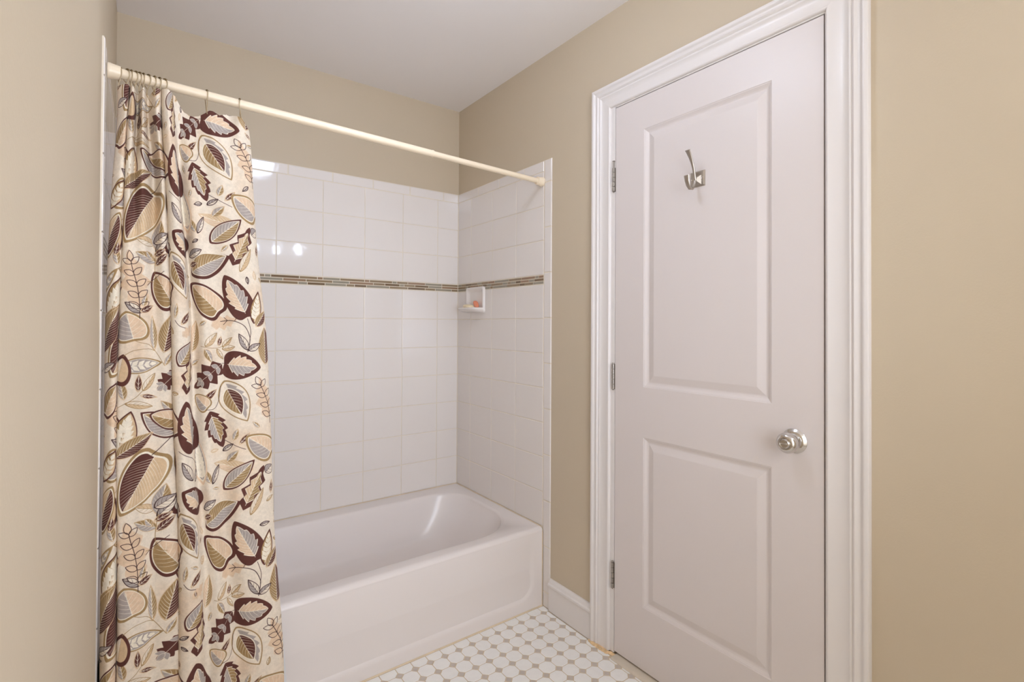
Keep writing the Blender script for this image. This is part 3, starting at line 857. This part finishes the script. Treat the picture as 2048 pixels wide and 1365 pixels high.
#PRINT
# the leaf print, drawn once in cloth inches (u across, z up) and repeated every PERIOD inches
PERIOD = 27.8
LEAVES = [
 ('X', 23.99, 48.46, 26.98, 49.3, 1.83), ('X', 9.53, 50.42, 8.37, 56.44, 3.24), ('X', 29.81, 37.49, 28.98, 42.48, 2.16), ('y', 28.03, 31.97, 23.95, 33.25, 1.5),
 ('y', 20.85, 50.58, 21.68, 51.25, 1.0), ('X', 19.56, 47.32, 21.23, 48.49, 1.33), ('B', 22.14, 54.15, 26.8, 56.48, 2.66), ('H', 25.21, 49.83, 21.85, 53.26, 3.33),
 ('D', 28.02, 49.51, 26.07, 54.3, 2.91), ('E', 28.69, 48.72, 29.58, 52.58, 1.4), ('F', 28.89, 48.36, 30.39, 50.27, 1.17), ('F', 29.83, 43.87, 30.0, 48.36, 1.83),
 ('n', 27.93, 45.61, 26.98, 47.6, 0.87), ('n', 27.92, 45.59, 29.3, 46.42, 0.8), ('D', 25.31, 44.12, 29.17, 43.59, 3.25), ('G', 25.29, 42.25, 27.59, 37.5, 3.0),
 ('t', 23.24, 46.16, 24.66, 47.7, 0.87), ('b', 24.74, 46.14, 25.08, 47.31, 0.53), ('t', 25.13, 46.05, 26.24, 47.17, 0.63), ('t', 25.11, 45.82, 26.56, 46.08, 0.7),
 ('g', 23.21, 45.95, 23.99, 44.33, 0.8), ('t', 24.53, 45.88, 25.23, 44.64, 0.53), ('M', 25.09, 44.14, 21.81, 41.56, 3.0), ('b', 23.06, 40.17, 24.59, 41.38, 0.73),
 ('h', 23.55, 39.36, 21.89, 40.86, 1.83), ('d', 23.71, 38.99, 25.17, 34.81, 2.57), ('g', 26.18, 35.48, 26.65, 36.81, 0.64), ('b', 26.73, 35.0, 27.8, 36.22, 0.56),
 ('n', 25.11, 34.37, 26.19, 35.16, 0.56), ('g', 25.49, 33.11, 26.67, 34.4, 0.81), ('h', 30.29, 33.38, 27.38, 35.84, 2.89), ('A', 25.08, 30.07, 28.17, 33.07, 1.89),
 ('O', 26.95, 27.63, 29.1, 32.24, 2.25), ('g', 23.47, 31.11, 22.65, 32.83, 0.86), ('n', 23.63, 30.99, 24.66, 33.02, 0.77), ('T', 22.35, 30.99, 21.82, 36.24, 2.04),
 ('b', 22.04, 55.18, 23.33, 55.48, 0.7), ('n', 22.06, 56.17, 23.98, 57.03, 0.93), ('t', 27.61, 26.93, 29.0, 29.72, 0.86), ('b', 29.92, 28.81, 30.09, 30.41, 0.51),
 ('n', 29.26, 31.34, 30.22, 32.09, 1.29), ('f', 21.59, 45.58, 22.16, 49.11, 1.33), ('b', 19.47, 48.57, 20.75, 50.1, 0.7), ('g', 18.91, 49.31, 19.15, 50.93, 0.47),
 ('A', 19.17, 44.11, 20.93, 46.76, 1.86), ('O', 19.91, 41.05, 20.95, 45.5, 2.0), ('G', 18.69, 56.51, 20.23, 51.35, 2.33), ('D', 21.59, 28.88, 18.97, 30.92, 2.79),
 ('D', 20.85, 34.97, 19.84, 40.33, 3.22), ('n', 20.24, 31.82, 19.13, 34.01, 1.03), ('n', 20.72, 31.6, 21.49, 32.93, 0.73), ('n', 9.62, 49.82, 8.08, 50.93, 0.86),
 ('b', 9.48, 49.88, 10.84, 50.65, 0.71), ('g', 9.71, 50.48, 10.08, 51.74, 0.62), ('h', 8.95, 46.87, 8.21, 49.99, 3.32), ('g', 10.84, 45.8, 10.68, 49.62, 0.77),
 ('e', 7.58, 44.11, 11.62, 44.58, 1.67), ('b', 9.35, 41.58, 9.4, 43.46, 0.68), ('t', 9.75, 41.69, 10.92, 43.48, 0.8), ('g', 8.24, 40.84, 7.87, 42.85, 0.8),
 ('b', 9.54, 41.25, 11.13, 40.91, 0.52), ('t', 8.28, 40.49, 10.74, 40.02, 0.8), ('k', 7.62, 42.39, 8.11, 45.53, 1.93), ('M', 13.05, 43.54, 11.09, 41.58, 2.16),
 ('g', 12.89, 38.92, 11.38, 40.56, 0.96), ('A', 12.94, 36.78, 9.61, 39.5, 2.38), ('E', 7.72, 35.13, 8.8, 39.7, 2.28), ('F', 7.42, 34.99, 10.8, 37.37, 1.55),
 ('C', 11.15, 35.21, 7.93, 29.27, 3.87), ('t', 11.04, 29.41, 9.15, 29.93, 0.99), ('g', 11.16, 28.82, 11.87, 31.96, 1.51), ('n', 11.12, 28.58, 12.75, 30.32, 0.95),
 ('g', 11.2, 27.47, 9.08, 28.43, 1.19), ('b', 11.05, 27.1, 12.56, 28.53, 0.79), ('H', 13.0, 50.52, 10.93, 54.28, 3.08), ('F', 11.76, 45.58, 12.59, 49.65, 1.77),
 ('g', 11.8, 44.19, 12.54, 45.64, 0.56), ('g', 10.81, 55.55, 10.09, 56.42, 0.71), ('b', 10.91, 55.96, 12.33, 56.7, 0.71), ('n', 10.91, 57.33, 12.67, 58.44, 1.17),
 ('H', 13.19, 38.17, 10.41, 39.17, 2.18), ('F', 1.22, 46.3, 2.77, 50.47, 2.47), ('b', 2.34, 55.67, 2.57, 57.21, 0.62), ('e', 0.73, 51.62, 2.66, 54.4, 0.93),
 ('H', 1.57, 39.3, 3.11, 42.69, 1.85), ('E', 1.35, 32.74, 2.94, 35.92, 1.59), ('C', 0.79, 27.87, 2.58, 32.43, 2.18), ('F', 0.93, 17.75, 3.11, 22.72, 2.18),
 ('n', 1.07, 43.77, 2.77, 44.69, 0.93),
]
STEMS = [
 ('d', 0.07, [(25.1, 48.97), (26.17, 49.09), (27.06, 48.86), (27.75, 48.33), (28.14, 47.28), (28.12, 46.59), (27.85, 45.45)]),
 ('d', 0.05, [(25.84, 49.11), (25.5, 49.46)]),
 ('d', 0.05, [(25.89, 49.12), (25.38, 48.59)]),
 ('d', 0.05, [(26.67, 49.06), (26.92, 49.47)]),
 ('d', 0.05, [(28.02, 49.35), (28.3, 47.96), (28.12, 46.79)]),
 ('o', 0.05, [(22.72, 46.21), (23.95, 45.98), (25.12, 46.1), (26.3, 47.15)]),
 ('d', 0.05, [(23.3, 39.18), (24.25, 39.22), (24.75, 40.06), (24.97, 41.68)]),
 ('d', 0.05, [(25.36, 35.56), (26.56, 34.8), (27.36, 34.38)]),
 ('d', 0.05, [(25.09, 44.2), (25.55, 44.22)]),
 ('d', 0.05, [(18.88, 35.19), (19.63, 34.58), (21.34, 33.54), (21.41, 31.72)]),
 ('d', 0.05, [(18.89, 49.08), (19.32, 48.47), (19.93, 48.21)]),
 ('o', 0.05, [(8.85, 47.0), (9.46, 46.72), (10.58, 46.27), (11.81, 44.23)]),
 ('o', 0.05, [(8.1, 45.32), (8.92, 45.88), (10.22, 46.04), (10.94, 45.81)]),
 ('o', 0.05, [(7.66, 40.06), (8.99, 40.92), (9.77, 41.73), (10.84, 43.04)]),
 ('o', 0.05, [(11.03, 26.02), (11.03, 27.16), (11.24, 28.92)]),
 ('d', 0.05, [(10.18, 24.95), (10.9, 25.65), (12.08, 26.54)]),
 ('o', 0.05, [(10.18, 25.34), (10.9, 25.36), (11.94, 25.0)]),
 ('d', 0.06, [(10.67, 34.96), (11.38, 35.68), (12.33, 36.72)]),
]
SPRIGS = [[(9.44, 49.22), (9.41, 51.08), (9.18, 52.89), (8.8, 54.43), (8.66, 55.19)], [(30.13, 36.99), (30.02, 38.92), (29.52, 40.35), (29.03, 41.5)]]
PPI = 34
PW, PH = int(UMAX * PPI), int(VMAX * PPI)
INK = {'br': (92, 54, 46), 'dk': (66, 44, 42), 'ol': (160, 131, 90), 'tn': (212, 184, 148), 'pe': (222, 194, 164), 'gr': (170, 159, 152), 'cr': (230, 217, 198), 'wh': (236, 226, 206)}
INK = {k: np.array([(c / 255.0) for c in v], dtype=np.float32) for k, v in INK.items()}
canvas = np.empty((PH, PW, 3), dtype=np.float32); canvas[:] = INK['cr']
_rng = np.random.default_rng(5)
def soft_noise(cell, amp):
    g_ = _rng.random((PH // cell + 3, PW // cell + 3)).astype(np.float32)
    yy = np.arange(PH) / cell; xx = np.arange(PW) / cell
    y0 = yy.astype(int); x0 = xx.astype(int); fy = (yy - y0)[:, None]; fx = (xx - x0)[None, :]
    fy = fy * fy * (3 - 2 * fy); fx = fx * fx * (3 - 2 * fx)
    return amp * ((g_[y0][:, x0] * (1 - fx) + g_[y0][:, x0 + 1] * fx) * (1 - fy) + (g_[y0 + 1][:, x0] * (1 - fx) + g_[y0 + 1][:, x0 + 1] * fx) * fy)
wash = np.clip(soft_noise(110, 1.0) + soft_noise(45, 0.5) - 0.75, 0, 1)[..., None]
canvas += wash * (INK['pe'] - INK['cr']) * 1.1
def fill(poly, ink, alpha=1.0):
    P_ = np.asarray(poly, dtype=np.float64) * PPI
    xs, ys = P_[:, 0], P_[:, 1]
    y0, y1 = max(int(math.floor(ys.min())), 0), min(int(math.ceil(ys.max())), PH - 1)
    if y1 < y0 or xs.max() < 0 or xs.min() > PW - 1: return
    col = INK[ink] if isinstance(ink, str) else ink
    xa, ya = xs, ys; xb_, yb_ = np.roll(xs, -1), np.roll(ys, -1)
    bx0, bx1 = max(int(xs.min()) - 1, 0), min(int(xs.max()) + 2, PW)
    W_ = bx1 - bx0
    if W_ <= 0: return
    sub = 3
    for row in range(y0, y1 + 1):
        cov = np.zeros(W_, dtype=np.float32)
        for s_ in range(sub):
            yy = row + (s_ + 0.5) / sub
            m = (ya <= yy) != (yb_ <= yy)
            if not m.any(): continue
            xc = np.sort(xa[m] + (yy - ya[m]) * (xb_[m] - xa[m]) / (yb_[m] - ya[m]))
            for k in range(0, len(xc) - 1, 2):
                l, r = max(xc[k] - bx0, 0), min(xc[k + 1] - bx0, W_)
                if r <= l: continue
                li, ri = int(l), min(int(r), W_ - 1)
                if li == ri: cov[li] += (r - l) / sub
                else:
                    cov[li] += (li + 1 - l) / sub; cov[ri] += (r - ri) / sub
                    cov[li + 1:ri] += 1.0 / sub
        c_ = np.minimum(cov, 1)[:, None] * alpha
        canvas[row, bx0:bx1] = canvas[row, bx0:bx1] * (1 - c_) + col * c_
def stroke(pts, w, ink, taper=False):
    pts = np.asarray(pts, dtype=np.float64)
    if len(pts) > 2:                                    # round the line off
        q = []
        for i in range(len(pts) - 1):
            a_, b_, c_, d_ = pts[max(i - 1, 0)], pts[i], pts[i + 1], pts[min(i + 2, len(pts) - 1)]
            for t in (0, 0.25, 0.5, 0.75): q.append(catmull(a_, b_, c_, d_, t))
        q.append(pts[-1]); pts = np.array(q)
    d = np.gradient(pts, axis=0); nl = np.hypot(d[:, 0], d[:, 1]) + 1e-9
    nn = np.stack([-d[:, 1] / nl, d[:, 0] / nl], 1)
    ww = np.full(len(pts), w / 2)
    if taper: ww = ww * np.linspace(1.0, 0.35, len(pts))
    fill(np.concatenate([pts + nn * ww[:, None], (pts - nn * ww[:, None])[::-1]]), ink)
def side(edge, n=60):
    s = np.linspace(0, 1, n)
    if edge == 'heart': h = (np.clip(s, 0, 1) ** 0.38) * (1 - s) ** 0.75; h = h / h.max(); s = s - 0.10 * (h * (1 - s) ** 3)
    else: h = np.sin(np.pi * s ** 0.82) ** 0.85
    if edge == 'serr': h = h * (0.70 + 0.30 * ((s * 5.0) % 1.0))
    if edge == 'oak': h = h * (0.50 + 0.50 * (1 - np.abs(2 * ((s * 3.6) % 1.0) - 1)))
    return s, np.nan_to_num(h)
def leaf(st, u0, z0, u1, z1, w):
    T_ = STYLE[st]
    a0 = np.array([u0, z0]); ax = np.array([u1 - u0, z1 - z0]); Ln = np.hypot(*ax); t = ax / Ln; nn = np.array([-t[1], t[0]])
    def shape(edge, sc, off=0.0, shift=None, half=None):
        s, h = side(edge)
        l0 = Ln * (1 - sc) / 2 if shift is None else shift
        up = [a0 + t * (l0 + x * Ln * sc) + nn * (y * w / 2 * sc2 + off) for x, y in zip(s, h) for sc2 in (sc,)]
        dn = [a0 + t * (l0 + x * Ln * sc) - nn * (y * w / 2 * sc - off) for x, y in zip(s, h)]
        ml = [a0 + t * (l0 + x * Ln * sc) + nn * off for x in s]
        if half == 'u': return up + ml[::-1]
        if half == 'd': return dn + ml[::-1]
        return up + dn[::-1]
    th = T_.get('th', 0.1); off = T_.get('off', 0.0) * w
    sc = T_.get('sc', max(1 - 2.0 * th / max(w, 0.2), 0.35))
    sc = min(max(sc, 0.4), 0.95)
    fill(shape(T_['e'], 1.0), T_['oc'], T_.get('al', 1.0))
    ie = T_.get('ie', T_['e'])
    if T_.get('halo'): fill(shape(ie, min(sc * 1.07, .98), off), 'wh')
    if T_.get('mid'):
        fill(shape('', 0.93), 'cr'); fill(shape('serr', 0.84, half='u'), T_['mid'])
        sc = 0.60; off = -0.05 * w
        fill(shape('', 0.66, off), 'wh')
    fill(shape(ie, sc, off, half='u'), T_['c1']); fill(shape(ie, sc, off, half='d'), T_['c2'])
    vc, vw = T_.get('vc', 'wh'), T_.get('vw', 0.052)
    l0 = Ln * (1 - sc) / 2
    if T_.get('vein', 1):
        stroke([a0 + t * (l0 * 0.6) + nn * off, a0 + t * (l0 + Ln * sc * 0.97) + nn * off], vw, vc)
        s, h = side('heart' if ie == 'heart' else '')
        nv = max(3, int(Ln * sc / T_.get('gap', 0.42)))
        for k in range(nv):
            x = (k + 0.5) / nv * 0.82
            for sg in (1, -1):
                x2 = min(x + 0.20 + 0.05 * w / Ln, 0.98)
                y2 = np.interp(x2, s, h) * w / 2 * sc * (0.8 if ie in ('serr', 'oak') else 0.93)
                p0 = a0 + t * (l0 + x * Ln * sc) + nn * off; p1 = a0 + t * (l0 + x2 * Ln * sc) + nn * (off + sg * y2)
                if T_.get('chev'):
                    m_ = (p0 + p1) / 2; dv = p1 - p0; dn_ = np.array([-dv[1], dv[0]]) * 0.24
                    fill([p0, p0 * .6 + p1 * .4 + dn_, p0 * .1 + p1 * .9, p0 * .6 + p1 * .4 - dn_], vc)
                else: stroke([p0, (p0 + p1) / 2 + t * 0.03 * Ln * -0.5, p1], vw * 0.85, vc, True)
def leaflets(pts, size, ink, fillc=None, line=0.05):
    pts = np.asarray(pts, dtype=np.float64); n_ = len(pts)
    stroke(pts, line * 1.1, ink)
    seg = np.hypot(*np.diff(pts, axis=0).T); cum = np.concatenate([[0], np.cumsum(seg)])
    m_ = max(2, int(cum[-1] / (size * 0.95)))
    def open_leaf(p, d, Ls):
        d = d / np.hypot(*d); nn = np.array([-d[1], d[0]]); s, h = side('')
        up = [p + d * (x * Ls) + nn * y * Ls * 0.27 for x, y in zip(s[::4], h[::4])]; dn = [p + d * (x * Ls) - nn * y * Ls * 0.27 for x, y in zip(s[::4], h[::4])]
        if fillc: fill(up + dn[::-1], fillc)
        stroke(up + [p + d * Ls], line, ink); stroke(dn + [p + d * Ls], line, ink)
    for k in range(m_):
        c_ = cum[-1] * (0.18 + 0.78 * k / max(m_ - 1, 1))
        p = np.array([np.interp(c_, cum, pts[:, 0]), np.interp(c_, cum, pts[:, 1])])
        q = np.array([np.interp(min(c_ + .1, cum[-1]), cum, pts[:, 0]), np.interp(min(c_ + .1, cum[-1]), cum, pts[:, 1])])
        d = q - p if np.hypot(*(q - p)) > 1e-6 else pts[-1] - pts[-2]
        for sg in (1, -1):
            an = sg * 0.95; R_ = np.array([[math.cos(an), -math.sin(an)], [math.sin(an), math.cos(an)]])
            open_leaf(p, R_ @ d, size * (1 - 0.12 * k / m_))
    open_leaf(pts[-1], pts[-1] - pts[-2], size)
STYLE = {
 'A': dict(e='', oc='br', sc=.82, c1='gr', c2='ol', halo=1), 'B': dict(e='', oc='br', th=.14, off=.07, c1='ol', c2='gr', halo=1, sc=.84),
 'H': dict(e='heart', oc='br', sc=.80, c1='ol', c2='pe', halo=1, gap=.5), 'D': dict(e='heart', oc='br', ie='serr', sc=.72, c1='pe', c2='gr', halo=1),
 'd': dict(e='serr', oc='br', ie='serr', sc=.66, c1='ol', c2='gr', halo=1),
 'E': dict(e='', oc='br', th=.10, c1='ol', c2='tn', chev=1, gap=.55), 'e': dict(e='', oc='ol', th=.16, c1='gr', c2='gr', chev=1, gap=.6, halo=1),
 'F': dict(e='', oc='tn', th=.06, c1='ol', c2='br', gap=.36), 'f': dict(e='', oc='tn', th=.06, c1='pe', c2='ol', gap=.36),
 'G': dict(e='', oc='ol', th=.04, sc=.95, mid='gr', c1='br', c2='ol'), 'O': dict(e='oak', oc='br', ie='oak', sc=.66, c1='tn', c2='ol', halo=1),
 'M': dict(e='oak', oc='br', ie='oak', sc=.45, c1='br', c2='br', vein=0), 'n': dict(e='', oc='dk', th=.06, c1='gr', c2='cr', vc='dk', vw=.035),
 'b': dict(e='', oc='tn', th=.06, c1='br', c2='br'), 't': dict(e='', oc='ol', th=.045, c1='cr', c2='tn', vc='ol', vw=.035), 'g': dict(e='', oc='tn', th=.05, c1='gr', c2='ol'),
 'T': dict(e='', oc='pe', sc=.8, c1='gr', c2='gr', chev=1, gap=.6, halo=1), 'h': dict(e='heart', oc='ol', sc=.80, c1='gr', c2='pe', halo=1, gap=.5),
 'X': dict(e='oak', oc='pe', th=.12, c1='pe', c2='pe', vein=0, al=.8), 'y': dict(e='', oc='tn', th=.1, c1='pe', c2='tn', al=.8),
 'C': dict(e='heart', oc='ol', sc=.84, c1='tn', c2='br', halo=1, gap=.36), 'k': dict(e='heart', oc='br', sc=.74, c1='cr', c2='tn', vein=0),
}
def draw_set(du, dz, us=(-99, 99)):
    for st, u0, z0, u1, z1, w in LEAVES:
        if not (us[0] <= (u0 + u1) / 2 <= us[1]): continue
        for kz in range(-2, 3):
            o_ = dz + kz * PERIOD
            if max(z0, z1) + o_ + w < 2.5 or min(z0, z1) + o_ - w > 75.5: continue
            leaf(st, u0 + du, z0 + o_, u1 + du, z1 + o_, w)
            if st == 'M':
                c0 = np.array([u0 + du, z0 + o_]); c1 = np.array([u1 + du, z1 + o_])
                leaflets([c0, c0 * .6 + c1 * .4, c0 * .3 + c1 * .7], 0.85, 'wh', 'gr', 0.035)
    for col_, w, pts in STEMS:
        if not (us[0] <= pts[0][0] <= us[1]): continue
        for kz in range(-2, 3):
            stroke([(p[0] + du, p[1] + dz + kz * PERIOD) for p in pts], w, 'dk' if col_ == 'd' else 'ol')
    for pts in SPRIGS:
        if not (us[0] <= pts[0][0] <= us[1]): continue
        for kz in range(-2, 3):
            leaflets([(p[0] + du, p[1] + dz + kz * PERIOD) for p in pts], 1.15, 'dk', None, 0.06)
draw_set(-5.6, 13.9, (7, 13)); draw_set(5.4, 13.9, (7, 13)); draw_set(0, 0)
for _k in range(2600):                              # small single leaves in the bare spots
    cu_, cz_ = _rng.uniform(0.6, 31.0), _rng.uniform(3.2, 74.0)
    px_, py_ = int(cu_ * PPI), int(cz_ * PPI); r_ = int(0.52 * PPI)
    pt_ = canvas[max(py_ - r_, 0):py_ + r_, max(px_ - r_, 0):px_ + r_]
    if pt_.size and (pt_.max(axis=(0, 1)) - pt_.min(axis=(0, 1))).max() < 0.10:
        an_ = _rng.uniform(0, 6.28); hl = _rng.uniform(0.42, 0.62)
        leaf('tgnbytg'[int(_rng.integers(0, 7))], cu_ - math.cos(an_) * hl, cz_ - math.sin(an_) * hl, cu_ + math.cos(an_) * hl, cz_ + math.sin(an_) * hl, hl * 0.85)
canvas *= (1 + soft_noise(3, 0.05) + soft_noise(10, 0.05) - 0.05)[..., None]
np.clip(canvas, 0, 1, out=canvas)
img = bpy.data.images.new('leaf_print', PW, PH, alpha=False)
img.colorspace_settings.name = 'sRGB'
rgba = np.ones((PH, PW, 4), dtype=np.float32); rgba[..., :3] = canvas
img.pixels.foreach_set(rgba.ravel()); img.update(); img.pack()
cm_ = bpy.data.materials.new('printed_cotton'); cm_.use_nodes = True
nt = cm_.node_tree; bs = nt.nodes['Principled BSDF']
ti = nt.nodes.new('ShaderNodeTexImage'); ti.image = img; ti.interpolation = 'Linear'; ti.extension = 'EXTEND'
uvn = nt.nodes.new('ShaderNodeUVMap'); uvn.uv_map = 'cloth'
nt.links.new(uvn.outputs[0], ti.inputs[0])
hs = nt.nodes.new('ShaderNodeHueSaturation'); hs.inputs['Saturation'].default_value = 1.0; hs.inputs['Value'].default_value = 0.94
nt.links.new(ti.outputs[0], hs.inputs['Color']); nt.links.new(hs.outputs[0], bs.inputs['Base Color'])
bs.inputs['Roughness'].default_value = 0.75; bs.inputs['Specular IOR Level'].default_value = 0.2
bs.inputs['Sheen Weight'].default_value = 0.05
geo_ = nt.nodes.new('ShaderNodeNewGeometry'); wn = nt.nodes.new('ShaderNodeTexNoise'); wn.inputs['Scale'].default_value = 16; wn.inputs['Detail'].default_value = 3
nt.links.new(geo_.outputs['Position'], wn.inputs['Vector'])
bp_ = nt.nodes.new('ShaderNodeBump'); bp_.inputs['Strength'].default_value = 1.0; bp_.inputs['Distance'].default_value = 0.003
nt.links.new(wn.outputs['Fac'], bp_.inputs['Height']); nt.links.new(bp_.outputs[0], bs.inputs['Normal'])
M['cloth'] = cm_
cloth_object('panel', curtain, (0, 0, 0), M['cloth'])

# ------------------------------------------------------------------ vinyl liner behind the curtain
liner = root('shower_liner', (-51.5, -29.5, 3.0), 'thin white vinyl liner hanging just behind the leaf printed curtain', 'shower curtain')
V = []; NX, NZL = 70, 60
for j in range(NZL):
    z = 71.0 - (71.0 - 4.2) * j / (NZL - 1)
    xe = np.interp(-z, [-74, -64, -48, -25, -10, -4], [-46.9, -46.5, -44.9, -43.6, -42.1, -41.6])
    x0_ = np.interp(-z, [-74, -48, -4], [-59.0, -59.3, -59.4])
    s_ = max(0.0, min(1.0, (64 - z) / 48.0)); s_ = s_ * s_ * (3 - 2 * s_)
    for i in range(NX):
        t = i / (NX - 1)
        x = x0_ + (xe - x0_) * t
        y = -28.05 - 2.1 * s_ + 0.09 * math.sin(t * 41 + z * 0.03)
        V.append((x, y, z))
mesh('sheet', V, grid_faces(NX, NZL), M['liner'], liner, smooth='all')

# ------------------------------------------------------------------ curtain rings
def ring_thing(x, zb, yb, label, group=None, tilt=0.0, skew=0.0):
    c = on_rod(x); r = 0.66
    o = root('curtain_ring', (c.x, c.y, c.z + 0.6), label, 'curtain ring', group)
    top = c.z + 0.52 + 0.06
    pts = []
    for k in range(15):                                   # over the rod
        a = math.radians(-30 + 240 * k / 14)
        pts.append((c.x + skew * r * math.cos(a), c.y - r * math.cos(a), top - r + r * math.sin(a)))
    front, back = pts[0], pts[-1]
    hole = (c.x + tilt, yb, zb)
    path = [(hole[0], yb + 0.12, zb - 0.12), (hole[0], yb - 0.10, zb - 0.08), (c.x + tilt * .7, yb * .6 + front[1] * .4, zb + 0.35), front] + pts[1:-1] + [back, (c.x + tilt * .6, c.y + 0.35, (c.z + zb) / 2 - 0.1), (hole[0], yb + 0.22, zb + 0.1), (hole[0], yb + 0.12, zb - 0.12)]
    mesh('wire', *tube(path, 0.05, 7), M['ring'], o, smooth=True)
    bd = []
    for k in range(5):
        a = math.radians(50 + 20 * k)
        p = Vector((c.x + skew * r * math.cos(a), c.y - r * math.cos(a), top - r + r * math.sin(a)))
        bd.append(lathe(p - Vector((0.0, 0.09, 0)), (0, 1, 0), [(0, 0.03), (0.03, 0.09), (0.09, 0.115), (0.15, 0.09), (0.18, 0.03)], 9))
    mesh('roller_bead', *join(bd), M['bead'], o, smooth=True)
    return o
NTH = ['first', 'second', 'third', 'fourth', 'fifth', 'sixth', 'seventh', 'eighth', 'ninth', 'tenth']
for i, x in enumerate((-58.75, -58.14, -57.76, -57.41, -57.07, -56.72, -56.32, -55.74, -55.29, -54.84)):
    lab = {0: 'brass wire curtain ring at the very left end of the rod, against the end cap', 9: 'tenth curtain ring from the left, last of the crowded bunch before the sagging hem'}.get(i, NTH[i] + ' curtain ring from the left end of the rod, inside the crowded bunch')
    ring_thing(x, 73.75 + 0.15 * math.sin(i * 2.1), -29.55 - 0.15 * (i % 2), lab, 'curtain rings on the rod', 0.05 * math.sin(i * 1.7), 0.32 + 0.12 * math.sin(i * 2.3))
ring_thing(-50.79, 72.75, -30.2, 'brass wire curtain ring standing alone above the sagging stretch of curtain hem', 'curtain rings on the rod', 0.0, 0.12)
ring_thing(-47.35, 72.9, -30.2, 'brass wire curtain ring nearest the free right edge of the curtain', 'curtain rings on the rod', 0.1, -0.2)

# ------------------------------------------------------------------ lamps (out of the frame, seen as reflections in the tiles)
cl = root('ceiling_light', (-33.0, -55.0, H), 'round white glass ceiling lamp in front of the alcove', 'ceiling light')
mesh('canopy', *lathe((-33, -55, H), (0, 0, -1), [(0, 3.2), (0.6, 3.2), (1.0, 2.6), (1.2, 2.2)], 32), M['bronze'], cl, smooth=True)
mesh('glass_globe', *lathe((-33, -55, H), (0, 0, -1), [(1.1, 2.2), (1.6, 3.6), (2.6, 4.9), (4.0, 5.5), (5.4, 5.3), (6.6, 4.4), (7.4, 2.8), (7.7, 0.4)], 32), emitter('lit_opal_glass', CEIL_LAMP), cl, smooth='all')
vl = root('vanity_light', (-15.0, -117.9, 77.5), 'three globe vanity light bar on the wall behind the photographer', 'wall light')
mesh('bar', *bevel_box(-27, -3, -118, -116.6, 76.2, 78.8, 0.2), M['bronze'], vl)
for k, gx in enumerate((-23.0, -15.0, -7.0)):
    mesh('lamp_arm', *lathe((gx, -116.6, 77.5), (0, 1, 0), [(0, 0.8), (1.5, 0.8), (1.6, 1.2), (3.4, 1.3)], 20), M['bronze'], vl, smooth=True)
    mesh('glass_globe', *lathe((gx, -113.6, 77.5), (0, 1, 0), [(0, 0.8), (0.6, 1.3), (1.4, 1.65), (2.2, 1.75), (3.0, 1.55), (3.7, 0.95), (3.95, 0.2)], 24), emitter('lit_globe_glass', VANITY_LAMP), vl, smooth='all')
